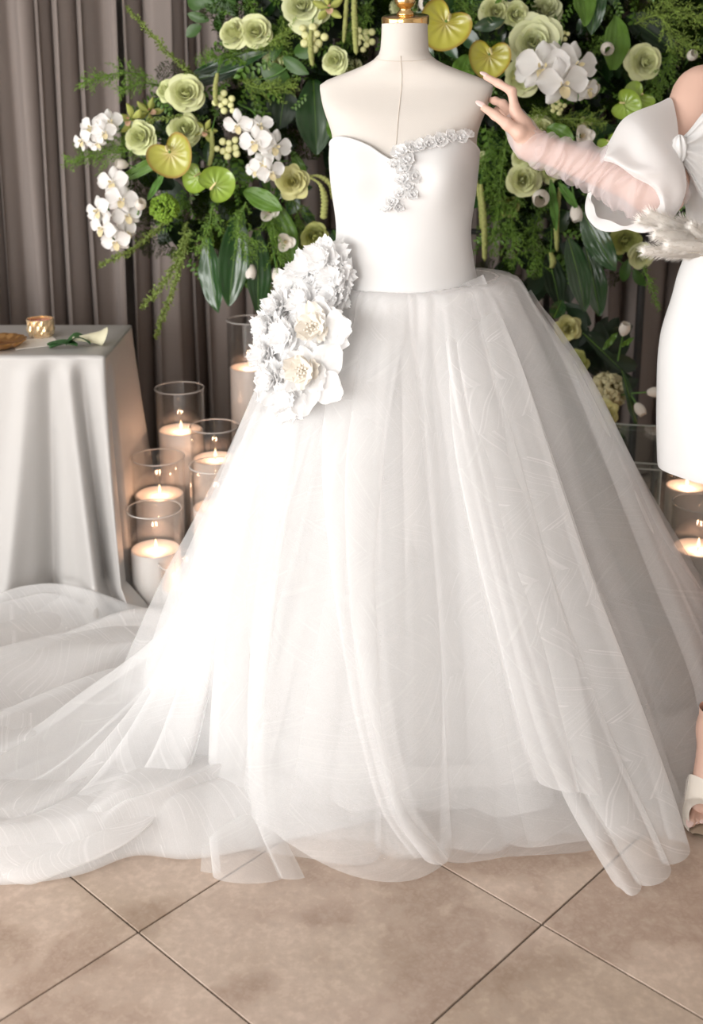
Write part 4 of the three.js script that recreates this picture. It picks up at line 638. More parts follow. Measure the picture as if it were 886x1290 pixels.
// ---- catkins
[[272, 132, 274, 92, 3.44, 5, 'upright yellow-green catkin between rose and pale berries'], [264, 210, 267, 165, 3.44, 5, 'catkin hanging beside the brown-rimmed anthurium'], [394, 84, 392, 38, 3.44, 5.5, 'catkin hanging under the berries at the top'], [449, 70, 446, -10, 3.42, 6, 'long catkin hanging left of the gold neck cap'], [433, 55, 438, -20, 3.48, 4.5, 'long thin catkin beside the green orchid at the top'], [702, 318, 706, 235, 3.46, 5, 'long catkin hanging below the larger tulip'], [695, 338, 694, 318, 3.44, 6, 'thick catkin end at the right of the skirt waist'], [611, 330, 606, 232, 3.50, 6, 'tall mossy catkin along the right edge of the bodice'], [607, 290, 600, 225, 3.54, 5, 'second mossy catkin along the right edge of the bodice']].forEach(([x0, y0, x1, y1, d, R, l]) => {
  const a = at(x0, y0, d), b = at(x1, y1, d), t = thing('catkin', l, 'catkin', b, 'hanging catkins'), r = 0.62 * R * mpp(y0, d), A = a.clone().sub(b), s = rng(x0 + y0), m = A.clone().multiplyScalar(0.5).add(V((s() - 0.5) * 0.02, 0, 0.01)), c = curve([V(0, 0, 0), m, A]), L = A.length(), n = Math.round(L / 0.0042);
  part(t, 'catkin_body', grid(14, max(30, n * 2), (u, v) => { const p = c.getPointAt(v), an = u * 2 * PI, q = r * (0.65 + 0.35 * sin(PI * clamp(v * 0.95))) * (1 + 0.5 * (hash3(Math.round(u * 14) % 14, Math.round(v * max(30, n * 2)), 0, x0) - 0.5)) * smooth(1 - v, 0, 0.06); return p.add(V(cos(an) * q, 0, sin(an) * q)); }, { wrap: true }), M.catkin);
  part(t, 'stem', tube([V(0, 0, 0), V(0.01, 0.05, -0.05), V(0.02, 0.06, -0.14)], 0.002, 5, 8), M.stem);
});
[[[392, 224], [403, 232], [409, 250], [408, 272], 3.42, 4.5, 'curved catkin arching down beside the bodice, inner one'], [[385, 222], [402, 222], [416, 232], [420, 248], 3.44, 3.5, 'curved catkin arching down beside the bodice, outer one']].forEach(([p0, p1, p2, p3, d, R, l]) => { const P = [p0, p1, p2, p3].map(([x, y]) => at(x, y, d)), o = P[0].clone(), t = thing('catkin', l, 'catkin', o, 'hanging catkins'); part(t, 'catkin_body', tube(P.map((p) => p.sub(o)), (v) => R * mpp(240, d) * (0.35 + 0.65 * smooth(v, 0.1, 0.6)) * (1 + 0.15 * sin(v * 70)), 10, 60), M.catkin); });
// ---- leaves
const blade = (L, W, droop, fold, nu = 18, nv = 20, wave = 0) => grid(nu, nv, (u, v) => { const e = (u - 0.5) * 2, w = W * pow(sin(PI * clamp(0.04 + 0.95 * v)), 0.75); return V(e * w / 2, L * (v - 0.25 * droop * v * v * v), -L * droop * 0.5 * v * v + fold * abs(e) * w * 0.5 + 0.012 * w * cos(e * 15) * sin(PI * v) + wave * sin(v * 16 + e) * abs(e)); });
const leafFrom = (x0, y0, x1, y1, d0, d1, wpx, label, mat, group, roll = 0, name = 'long_leaf') => {
  const a = at(x0, y0, d0), b = at(x1, y1, d1), t = thing(name, label, 'leaf', a, group), y = b.clone().sub(a), L = y.length() * 1.08; y.normalize();
  const z0 = V(sin(roll), 0.15, cos(roll)), x = V().crossVectors(y, z0).normalize(), z = V().crossVectors(x, y).normalize();
  const g = blade(L, wpx * mpp(y0, d0), 0.25, 0.25, 18, 20, 0.003); g.applyMatrix4(new THREE.Matrix4().makeBasis(x, y, z)); part(t, 'leaf_blade', g, mat);
  part(t, 'midrib', tube([V(0, 0, 0), ...[0.3, 0.6, 0.92].map((v) => V(0, L * (v - 0.0625 * v * v * v), -L * 0.125 * v * v + 0.001).applyMatrix4(new THREE.Matrix4().makeBasis(x, y, z)))], (q) => 0.0022 * (1 - 0.7 * q), 5, 12), M.leafMid);
};
[
  [262, 300, 268, 392, 3.45, 3.38, 34, 'wide glossy dark leaf hanging at the left end under the arrangement', 'leafGloss', -0.5], [300, 270, 290, 384, 3.42, 3.36, 40, 'widest dark leaf hanging in the middle under the arrangement', 'leafGloss', 0.2], [322, 290, 330, 392, 3.44, 3.38, 34, 'glossy dark leaf hanging left of the hip flowers', 'leafGloss', 0.5], [338, 250, 372, 330, 3.46, 3.42, 36, 'mid green leaf behind the open white tulips', 'leafMid', 0.3], [308, 240, 352, 262, 3.42, 3.36, 26, 'mid green leaf under the central white orchids', 'leafMid', 0.1],
  [150, 228, 210, 196, 3.46, 3.42, 16, 'narrow green leaf left of the brown-rimmed anthurium', 'leafMid', 0.2], [186, 252, 206, 218, 3.42, 3.4, 9, 'thin green leaf above the lime snowball', 'leafBright', 0], [306, 330, 306, 262, 3.40, 3.44, 8, 'thin light green stem leaf above the hanging tulips', 'leafBright', 0],
  [420, 92, 372, 40, 3.66, 3.6, 44, 'broad dark leaf left of the dress form neck', 'leafDark', 0.3], [395, 100, 400, 190, 3.64, 3.56, 50, 'broad dark leaf hanging beside the left shoulder of the form', 'leafGloss', 0.1], [360, 110, 352, 160, 3.62, 3.58, 40, 'dark leaf behind the top of the central orchids', 'leafDark', 0], [240, 96, 330, 66, 3.6, 3.5, 20, 'long narrow dark leaf under the touching pair of roses', 'leafGloss', 0.2], [225, 108, 300, 84, 3.62, 3.52, 22, 'long dark leaf reaching over the curtain at upper left', 'leafDark', 0.2],
  [735, 268, 772, 340, 3.44, 3.36, 34, 'broad glossy leaf hanging below the puffed sleeve, right of the tulip', 'leafGloss', -0.5], [716, 300, 742, 388, 3.46, 3.38, 34, 'glossy dark leaf hanging right of the skirt waist', 'leafGloss', 0.3], [738, 310, 758, 396, 3.48, 3.42, 32, 'glossy dark leaf hanging, lowest right of the arrangement', 'leafGloss', 0.0], [690, 320, 708, 384, 3.5, 3.46, 30, 'dark leaf hanging behind the skirt shoulder at right', 'leafDark', 0.2], [704, 230, 728, 262, 3.42, 3.38, 12, 'bright narrow leaf beside the hanging tulip under the sleeve', 'leafBright', 0.1], [694, 226, 702, 290, 3.44, 3.42, 11, 'bright narrow leaf falling below the three roses', 'leafBright', 0],
  [728, -30, 742, 28, 3.5, 3.44, 34, 'dark green leaf at the top edge above the orchid cluster', 'leafMid', 0.4], [756, -30, 745, 40, 3.52, 3.48, 28, 'second dark leaf at the top edge above the orchid cluster', 'leafGloss', -0.3], [772, 88, 780, 22, 3.5, 3.46, 38, 'green leaf standing behind the upper right tulip', 'leafMid', 0.3], [690, 160, 722, 176, 3.46, 3.42, 24, 'green leaf between the berries and the open tulip', 'leafMid', 0], [590, 70, 578, 105, 3.5, 3.46, 30, 'mid green leaf under the yellow-green anthurium', 'leafMid', 0.1], [600, 60, 640, -20, 3.62, 3.56, 40, 'dark leaf behind the gold anthurium', 'leafDark', 0], [840, 60, 800, 110, 3.64, 3.58, 42, 'dark leaf behind the lone upper right rose', 'leafDark', 0.2], [790, 20, 850, 60, 3.64, 3.58, 40, 'dark leaf at the upper right corner', 'leafDark', 0],
  [760, 440, 778, 420, 3.44, 3.42, 8, 'small leaf of the standing tulip, left', 'leafMid', 0], [783, 436, 797, 427, 3.44, 3.40, 7, 'small leaf of the standing tulip, right', 'leafMid', 0], [784, 468, 806, 538, 3.46, 3.44, 13, 'long leaf arching over the acrylic plinth', 'leafGloss', 0.3], [735, 420, 790, 470, 3.5, 3.46, 12, 'thin arching leaf above the cream hydrangea', 'leafDark', 0.2], [698, 400, 708, 380, 3.5, 3.46, 20, 'dark glossy leaf beside the topmost cream rose by the skirt', 'leafGloss', 0],
  [420, 290, 436, 330, 3.5, 3.46, 26, 'dark green leaf between bodice and hip flowers', 'leafGloss', 0.4], [415, 150, 424, 178, 3.56, 3.54, 16, 'small green leaf touching the top left of the bodice', 'leafMid', 0], [368, 190, 385, 225, 3.6, 3.58, 14, 'small hanging leaf beside the central orchids', 'leafMid', 0],
].forEach(([x0, y0, x1, y1, d0, d1, w, l, m, roll]) => leafFrom(x0, y0, x1, y1, d0, d1, w, l, M[m], 'single large leaves', roll));
// ---- feathery fronds: a stem with fine side twigs set with needles
function frondThing(pts, d, wpx, label, mat, { needle = 1, dens = 1, bushy = 0.6, seed = 1, moss = false } = {}) {
  const P = pts.map(([x, y, dd = 0]) => at(x, y, d + dd)), o = P[0].clone(), c = curve(P.map((p) => p.sub(o))), L = c.getLength(), W = wpx * mpp(pts[0][1], d), r = rng(seed * 131 + 7), t = thing('fern_frond', label, 'foliage', o, 'feathery fronds');
  part(t, 'stem', tube(c, (v) => 0.0028 * (1 - 0.7 * v), 5, 24), mat);
  const pos = [], idx = [], nor = [], tex = [];
  const tri = (a, b, w) => { const y = b.clone().sub(a), x = V(r() - 0.5, r() - 0.5, r() - 0.5).cross(y).normalize().multiplyScalar(w), k = pos.length / 3, n = V().crossVectors(x, y).normalize(), m = a.clone().addScaledVector(y, 0.45); for (const p of [a, m.clone().add(x), m.clone().sub(x), b]) { pos.push(p.x, p.y, p.z); nor.push(n.x, n.y, n.z); tex.push(0, 0); } idx.push(k, k + 1, k + 2, k + 1, k + 3, k + 2); };
  const twigs = Math.round(L / 0.0032 * dens);
  for (let k = 0; k < twigs; k++) {
    const v = (k + r()) / twigs, p = c.getPointAt(v), tan = c.getTangentAt(v), env = pow(sin(PI * clamp(0.10 + 0.84 * v)), 0.6), len = W * (moss ? 0.36 : 0.62) * env * (0.6 + 0.6 * r()), dir = V(r() - 0.5, r() - 0.5, (r() - 0.5) * bushy).cross(tan).normalize().multiplyScalar(0.8).addScaledVector(tan, 0.7).normalize(), n = max(3, Math.round(len / 0.0038));
    if (moss) { for (let i = 0; i < 5; i++) tri(p.clone().addScaledVector(dir, len * i / 5), p.clone().addScaledVector(dir, len * (i + 1) / 5).add(V((r() - 0.5), (r() - 0.5), (r() - 0.5)).multiplyScalar(0.012)), 0.0032); continue; }
    tri(p, p.clone().addScaledVector(dir, len), 0.0007);
    for (let i = 0; i < n; i++) { const q = p.clone().addScaledVector(dir, len * (i + 0.5) / n), nd = V(r() - 0.5, r() - 0.5, r() - 0.5).cross(dir).normalize().addScaledVector(dir, 0.9).normalize(); tri(q, q.clone().addScaledVector(nd, (0.008 + 0.007 * r()) * needle), 0.0014 * needle); }
  }
  const g = new THREE.BufferGeometry(); g.setAttribute('position', new THREE.Float32BufferAttribute(pos, 3)); g.setAttribute('normal', new THREE.Float32BufferAttribute(nor, 3)); g.setAttribute('uv', new THREE.Float32BufferAttribute(tex, 2)); g.setIndex(idx);
  part(t, 'needles', g, mat);
}
[
  [[[186, 95, 0.05], [150, 92], [102, 105]], 3.46, 40, 'feathery green frond pointing left over the curtain, above the left orchids', 'fern', {}], [[[200, 108, 0.05], [178, 105], [150, 118]], 3.5, 36, 'short feathery frond left of the large pale rose', 'fern', {}],
  [[[250, 100, 0.1], [215, 70], [188, 40], [160, 10]], 3.42, 22, 'long plume frond rising to the upper left over the curtain', 'mossy', { moss: true, dens: 1.6 }], [[[205, 185, 0.06], [160, 190], [118, 196], [84, 202]], 3.46, 50, 'wide feathery frond spreading left between the two left orchid sprays', 'fern', {}],
  [[[200, 168, 0.04], [170, 170], [135, 190]], 3.48, 36, 'dark feathery frond under the ruffled rose at far left', 'fern', {}], [[[220, 270, 0.05], [190, 295], [165, 315], [126, 335]], 3.42, 26, 'plume frond slanting down left below the left orchids', 'mossy', { moss: true, dens: 1.6 }], [[[236, 280, 0.05], [222, 330], [200, 365], [178, 388]], 3.42, 34, 'mossy plume hanging left of the dark leaves', 'mossy', { moss: true, dens: 1.8 }], [[[240, 290, 0.04], [225, 340], [212, 380], [196, 425]], 3.4, 26, 'longest mossy plume hanging down to the table edge', 'mossy', { moss: true, dens: 1.8 }],
  [[[230, 145, 0.02], [205, 150], [185, 152]], 3.4, 16, 'small plume across the green orchids at left', 'mossy', { moss: true, dens: 1.4 }], [[[330, 60, 0.05], [290, 70], [248, 75]], 3.52, 30, 'feathery frond under the touching pair of roses', 'fern', {}], [[[300, 60, 0.05], [345, 50], [392, 30]], 3.5, 34, 'feathery frond right of the touching pair of roses', 'fernLight', {}], [[[300, 100, 0.05], [330, 112], [372, 105]], 3.52, 40, 'feathery frond above the central white orchids', 'fernLight', {}], [[[310, -10, 0.05], [322, 20], [345, 60]], 3.56, 30, 'feathery frond at the top above the touching roses', 'fern', {}],
  [[[335, 250, 0.04], [345, 290], [352, 330]], 3.42, 60, 'wide feathery frond around the open white tulips', 'fern', {}], [[[310, 255, 0.04], [300, 290], [318, 320]], 3.36, 56, 'feathery frond left of the open white tulips', 'fern', {}], [[[365, 240, 0.04], [378, 280], [382, 320]], 3.52, 36, 'feathery frond hanging behind the drooping bloom', 'fern', {}],
  [[[640, 170, 0.05], [632, 220], [628, 270], [622, 318]], 3.5, 52, 'long feathery frond hanging beside the right of the bodice', 'fern', {}], [[[655, 240, 0.05], [645, 280], [650, 330]], 3.48, 46, 'feathery frond hanging above the right of the skirt waist', 'fern', {}], [[[622, 160, 0.05], [612, 200], [618, 250]], 3.54, 40, 'feathery frond directly behind the right bodice edge', 'fern', {}], [[[680, 270, 0.05], [672, 300], [680, 345]], 3.5, 44, 'feathery frond hanging below the larger tulip', 'fern', {}], [[[600, 110, 0.05], [590, 140], [600, 180]], 3.56, 40, 'feathery frond behind the hand on the form', 'fern', {}],
  [[[700, 150, 0.04], [728, 150], [758, 156]], 3.48, 40, 'light feathery frond above the open tulip', 'fernLight', {}], [[[706, 165, 0.05], [690, 140], [672, 150]], 3.5, 34, 'light feathery frond behind the berries under the orchids', 'fernLight', {}], [[[800, 30, 0.05], [830, 20], [850, 50], [880, 62]], 3.5, 44, 'feathery frond crossing the upper right corner', 'fernLight', {}], [[[820, -20, 0.05], [845, 10], [890, 25]], 3.52, 50, 'feathery frond cut by the top right corner', 'fernLight', {}], [[[850, 60, 0.05], [838, 90], [828, 120]], 3.52, 44, 'feathery frond behind the bare shoulder', 'fern', {}], [[[790, 50, 0.05], [770, 50], [750, 62]], 3.5, 34, 'tuft of feathery green around the upper right tulip', 'fern', {}],
  [[[808, 330, 0.02], [818, 355], [832, 390]], 3.46, 16, 'thin feathery sprig hanging over the dark curtain at right', 'fern', {}], [[[560, -10, 0.05], [590, 15], [600, 40]], 3.54, 40, 'feathery frond between the two gold anthuriums', 'fern', {}], [[[470, 0, 0.05], [450, 30], [430, 60]], 3.56, 40, 'feathery frond behind the catkins at the top', 'fern', {}], [[[360, 20, 0.05], [350, 50], [365, 80]], 3.54, 36, 'feathery frond below the frilled rose', 'fern', {}], [[[592, 75, 0.04], [588, 95], [600, 118]], 3.48, 26, 'small feathery tuft under the gold anthuriums', 'fern', {}], [[[268, 260, 0.04], [262, 290], [250, 315]], 3.36, 46, 'dark feathery frond under the bright green anthuriums', 'fern', {}],
].forEach(([p, d, w, l, m, o], k) => frondThing(p, d, w, l, M[m], { seed: k + 3, ...o }));
// ---- the mass of leaves that the flowers are set in
{
  const poly = [[330, -140], [262, 5], [285, 62], [232, 90], [165, 135], [150, 180], [190, 235], [178, 290], [225, 325], [258, 362], [345, 366], [385, 330], [372, 270], [345, 240], [372, 205], [420, 230], [600, 240], [604, 345], [665, 365], [720, 385], [752, 360], [778, 300], [842, 292], [900, 250], [1010, 200], [1010, -140]];
  const inside = (x, y) => { let c = false; for (let i = 0, j = poly.length - 1; i < poly.length; j = i++) { const [xi, yi] = poly[i], [xj, yj] = poly[j]; if ((yi > y) !== (yj > y) && x < (xj - xi) * (y - yi) / (yj - yi) + xi) c = !c; } return c; };
  const mass = (name, label, geo, mat, n, d0, d1, s0, s1, seed, shrink = 0) => {
    const r = rng(seed), m = new THREE.InstancedMesh(geo, mat, n), q = new THREE.Quaternion(), mm = new THREE.Matrix4(); let k = 0;
    while (k < n) { const x = 100 + 920 * r(), y = -140 + 530 * r(); if (!inside(x, y) || (shrink && !(inside(x - shrink, y) && inside(x + shrink, y) && inside(x, y + shrink)))) continue; const d = lerp(d0, d1, r()), s = lerp(s0, s1, r() * r()), f = V((r() - 0.5) * 1.6, (r() - 0.3) * 1.2, 1).normalize(); q.setFromUnitVectors(V(0, 0, 1), f).multiply(new THREE.Quaternion().setFromAxisAngle(V(0, 0, 1), (r() - 0.5) * 5.5 + PI)); mm.compose(at(x, y, d), q, V(s, s, s)); m.setMatrixAt(k++, mm); }
    m.name = name; m.userData = { kind: 'stuff', label, category: 'foliage' }; m.castShadow = m.receiveShadow = true; scene.add(m);
  };
  const leaf = blade(1, 0.42, 0.5, 0.3, 4, 6), round = blade(1, 0.62, 0.35, 0.25, 4, 6);
  const sprig = (() => { const l = []; for (let k = 0; k < 9; k++) { const g = blade(0.22, 0.11, 0.4, 0.3, 2, 3); g.rotateZ((k % 2 ? 1 : -1) * 0.9).translate(0, 0.1 + k * 0.1, 0.02 * sin(k * 2)); l.push(g); } l.push(tube([V(0, 0, 0), V(0.02, 0.5, 0.03), V(0, 1, 0)], 0.008, 4, 6)); return joined(l); })();
  mass('backing_foliage', 'dark broad leaves filling the back of the flower arrangement', round, M.leafDark, 420, 3.68, 3.92, 0.10, 0.2, 51, 22);
  // leafy branches set in between the flowers: three kinds, repeated
  const kinds = [0, 1, 2].map((q) => { const r = rng(60 + q), b = new THREE.Group(); part(b, 'stem', tube([V(0, 0, 0), V(0.02 * q, 0.12, 0.01), V(0.01, 0.24, 0)], 0.0022, 5, 10), M.stem); for (let k = 0; k < 6; k++) { const m = part(b, 'leaf', [leaf, round, leaf][(k + q) % 3], q === 2 ? M.leafBranch : M.leafGloss), s = 0.065 + 0.045 * r(); m.scale.setScalar(s); m.position.set(0, 0.04 + 0.036 * k, 0.01); m.rotation.set(-0.3 + 0.5 * r(), (r() - 0.5) * 0.8, k === 5 ? 0 : (k % 2 ? 1 : -1) * (0.7 + 0.5 * r())); } return b; });
  const greenery = thing('leafy_greenery', 'dark glossy leafy branches set between the flowers of the hanging arrangement', 'foliage', at(600, 120, 3.7));
  { const r = rng(52); let k = 0; while (k < 50) { const x = 110 + 880 * r(), y = -90 + 470 * r(); if (![-34, 34].every((m) => inside(x + m, y) && inside(x, y + m * 1.7))) continue; const b = kinds[k % 3].clone(); b.name = 'branch'; b.position.copy(at(x, y, 3.57 + 0.14 * r()).sub(greenery.position)); b.rotation.set((r() - 0.3) * 0.7, (r() - 0.5) * 1.2, PI * (0.3 + 1.4 * r())); b.scale.setScalar(0.75 + 0.35 * r()); greenery.add(b); k++; } }
  mass('sprig_foliage', 'small-leaved green sprigs filling in between the flowers', sprig, M.leafMid, 520, 3.53, 3.68, 0.06, 0.13, 53, 6);
  const tuft = (() => { // one feathery tuft
    const r = rng(9), pos = [], nor = [], tex = [], idx = [], tri = (a, b, w) => { const y = b.clone().sub(a), x = V(r() - 0.5, r() - 0.5, r() - 0.5).cross(y).normalize().multiplyScalar(w), k = pos.length / 3, n = V().crossVectors(x, y).normalize(); for (const p of [a.clone().add(x), a.clone().sub(x), b]) { pos.push(p.x, p.y, p.z); nor.push(n.x, n.y, n.z); tex.push(0, 0); } idx.push(k, k + 1, k + 2); };
    for (let k = 0; k < 26; k++) { const t = k / 26, p = V(0.06 * sin(t * 3), t, 0.05 * cos(t * 4)), dir = V((k % 2 ? 1 : -1) * (0.7 + 0.3 * r()), 0.6, (r() - 0.5) * 0.8).normalize(), len = 0.38 * sin(PI * (0.15 + 0.8 * t)); tri(p, p.clone().addScaledVector(dir, len), 0.008); for (let i = 0; i < 12; i++) { const q = p.clone().addScaledVector(dir, len * (i + 0.5) / 12), nd = V(r() - 0.5, r() - 0.5, r() - 0.5).cross(dir).normalize().addScaledVector(dir, 0.8).normalize(); tri(q, q.clone().addScaledVector(nd, 0.08 + 0.06 * r()), 0.012); } }
    const g = new THREE.BufferGeometry(); g.setAttribute('position', new THREE.Float32BufferAttribute(pos, 3)); g.setAttribute('normal', new THREE.Float32BufferAttribute(nor, 3)); g.setAttribute('uv', new THREE.Float32BufferAttribute(tex, 2)); g.setIndex(idx); return g;
  })();
  mass('fern_foliage', 'feathery yellow-green tufts filling in between the flowers', tuft, M.fern, 420, 3.57, 3.72, 0.08, 0.17, 54, 8);
  mass('tuft_foliage', 'pale feathery tufts filling in between the flowers', tuft, M.fernLight, 150, 3.55, 3.66, 0.06, 0.13, 56, 8);
  // what carries it: a dark frame on two posts behind the leaves
  const st = thing('flower_stand', 'dark metal stand behind the leaves that carries the flowers', 'stand', V(0.25, 0, -3.95));
  for (const x of [-0.55, 0.75]) part(st, 'post', tube([V(x, 0, 0), V(x, 2.0, 0)], 0.014, 10, 8), M.iron);
  part(st, 'crossbar', joined([0.95, 1.3, 1.75].map((y) => tube([V(-0.55, y, 0), V(0.75, y, 0)], 0.01, 8, 8))), M.iron);
  // the lower bunch beside the skirt
  const r = rng(88), m = new THREE.InstancedMesh(leaf, M.leafDark, 70), q = new THREE.Quaternion(), mm = new THREE.Matrix4();
  for (let k = 0; k < 70; k++) { q.setFromUnitVectors(V(0, 0, 1), V((r() - 0.5), (r() - 0.3), 1).normalize()).multiply(new THREE.Quaternion().setFromAxisAngle(V(0, 0, 1), r() * 6.3)); const s = 0.06 + 0.08 * r(); mm.compose(at(700 + 75 * r(), 400 + 150 * r(), 3.56 + 0.2 * r()), q, V(s, s, s)); m.setMatrixAt(k, mm); }
  m.name = 'low_foliage'; m.userData = { kind: 'stuff', label: 'dark leaves around the low cream hydrangea by the skirt', category: 'foliage' }; scene.add(m);
}
// ---------------------------------------------------------------- the woman at the right edge
Object.assign(M, {
  skin: phys({ color: lin(0.67, 0.44, 0.35), roughness: 0.48, sheen: 0.1, sheenColor: lin(1, 0.8, 0.7), sheenRoughness: 0.5 }),
  nail: phys({ color: lin(0.82, 0.62, 0.58), roughness: 0.15 }),
  hair: std({ color: lin(0.09, 0.045, 0.022), roughness: 0.5 }),
  lips: std({ color: lin(0.5, 0.15, 0.14), roughness: 0.4 }),
  eye: std({ color: lin(0.85, 0.83, 0.8), roughness: 0.15 }),
  iris: std({ color: lin(0.08, 0.045, 0.02), roughness: 0.1 }),
  duchesse: phys({ color: lin(0.77, 0.765, 0.76), roughness: 0.5, sheen: 0.3, sheenColor: lin(1, 1, 1), sheenRoughness: 0.4 }),
  gloveTulle: phys({ color: lin(0.93, 0.87, 0.88), roughness: 1, transmission: 0.35, thickness: 0, specularIntensity: 0.3, transparent: true, opacity: 0.3 }),
  shoe: phys({ color: lin(0.78, 0.72, 0.64), roughness: 0.45 }),
  sole: std({ color: lin(0.45, 0.36, 0.27), roughness: 0.6 }),
  plume: phys({ color: lin(0.92, 0.89, 0.85), roughness: 1, transmission: 0.4, thickness: 0 }),
  straw: std({ color: lin(0.6, 0.5, 0.35), roughness: 0.8 }),
});
// a smooth surface where the field is zero (naive surface nets)
function netMesh(f, lo, hi, c) {
  const n = [0, 1, 2].map((k) => Math.ceil((hi.getComponent(k) - lo.getComponent(k)) / c) + 1), [nx, ny, nz] = n, F = new Float32Array(nx * ny * nz), id = new Int32Array(nx * ny * nz).fill(-1);
  for (let k = 0, o = 0; k < nz; k++) for (let j = 0; j < ny; j++) for (let i = 0; i < nx; i++, o++) F[o] = f(lo.x + i * c, lo.y + j * c, lo.z + k * c);
  const pos = [], idx = [], st = [1, nx, nx * ny];
  for (let k = 0; k < nz - 1; k++) for (let j = 0; j < ny - 1; j++) for (let i = 0; i < nx - 1; i++) {
    const o = i + j * nx + k * nx * ny; let m = 0, s = [0, 0, 0];
    for (let a = 0; a < 3; a++) for (let q = 0; q < 4; q++) {
      const b = (a + 1) % 3, d = (a + 2) % 3, e = [0, 0, 0]; e[b] = q & 1; e[d] = q >> 1;
      const p = o + e[0] * st[0] + e[1] * st[1] + e[2] * st[2], v0 = F[p], v1 = F[p + st[a]];
      if ((v0 < 0) !== (v1 < 0)) { const t = v0 / (v0 - v1); s[a] += e[a] + t; s[b] += e[b]; s[d] += e[d]; m++; }
    }
    if (m) { id[o] = pos.length / 3; pos.push(lo.x + (i + s[0] / m) * c, lo.y + (j + s[1] / m) * c, lo.z + (k + s[2] / m) * c); }
  }
  for (let k = 1; k < nz - 1; k++) for (let j = 1; j < ny - 1; j++) for (let i = 1; i < nx - 1; i++) {
    const o = i + j * nx + k * nx * ny;
    for (let a = 0; a < 3; a++) {
      if ((F[o] < 0) === (F[o + st[a]] < 0)) continue;
      const b = st[(a + 1) % 3], d = st[(a + 2) % 3], q = [id[o], id[o - b], id[o - b - d], id[o - d]];
      if (F[o] < 0) idx.push(q[0], q[1], q[2], q[0], q[2], q[3]); else idx.push(q[0], q[2], q[1], q[0], q[3], q[2]);
    }
  }
  const nor = [], h = c * 0.5;
  for (let i = 0; i < pos.length; i += 3) { const [x, y, z] = [pos[i], pos[i + 1], pos[i + 2]], g = V(f(x + h, y, z) - f(x - h, y, z), f(x, y + h, z) - f(x, y - h, z), f(x, y, z + h) - f(x, y, z - h)).normalize(); nor.push(g.x, g.y, g.z); }
  const g = new THREE.BufferGeometry(); g.setAttribute('position', new THREE.Float32BufferAttribute(pos, 3)); g.setAttribute('normal', new THREE.Float32BufferAttribute(nor, 3)); g.setAttribute('uv', new THREE.Float32BufferAttribute(new Float32Array(pos.length / 3 * 2), 2)); g.setIndex(idx); return g;
}
function bones(list, blend) { // [from, to, radius, radius, flattening]
  const B = list.map(([a, b, r0, r1]) => { const d = b.clone().sub(a); return [a.x, a.y, a.z, d.x, d.y, d.z, d.lengthSq() || 1e-9, r0, r1]; });
  return (x, y, z) => {
    let m = 1e3;
    for (const [ax, ay, az, dx, dy, dz, l, r0, r1] of B) {
      const px = x - ax, py = y - ay, pz = z - az, t = clamp((px * dx + py * dy + pz * dz) / l), q = Math.sqrt((px - t * dx) ** 2 + (py - t * dy) ** 2 + (pz - t * dz) ** 2) - (r0 + (r1 - r0) * t);
      const h = max(blend - abs(m - q), 0) / blend; m = min(m, q) - h * h * blend * 0.25;
    }
    return m;
  };
}
const woman = thing('person', 'woman in a short white off-shoulder dress and sheer glove touching the dress form', 'person', V(0.82, 0, -2.37));
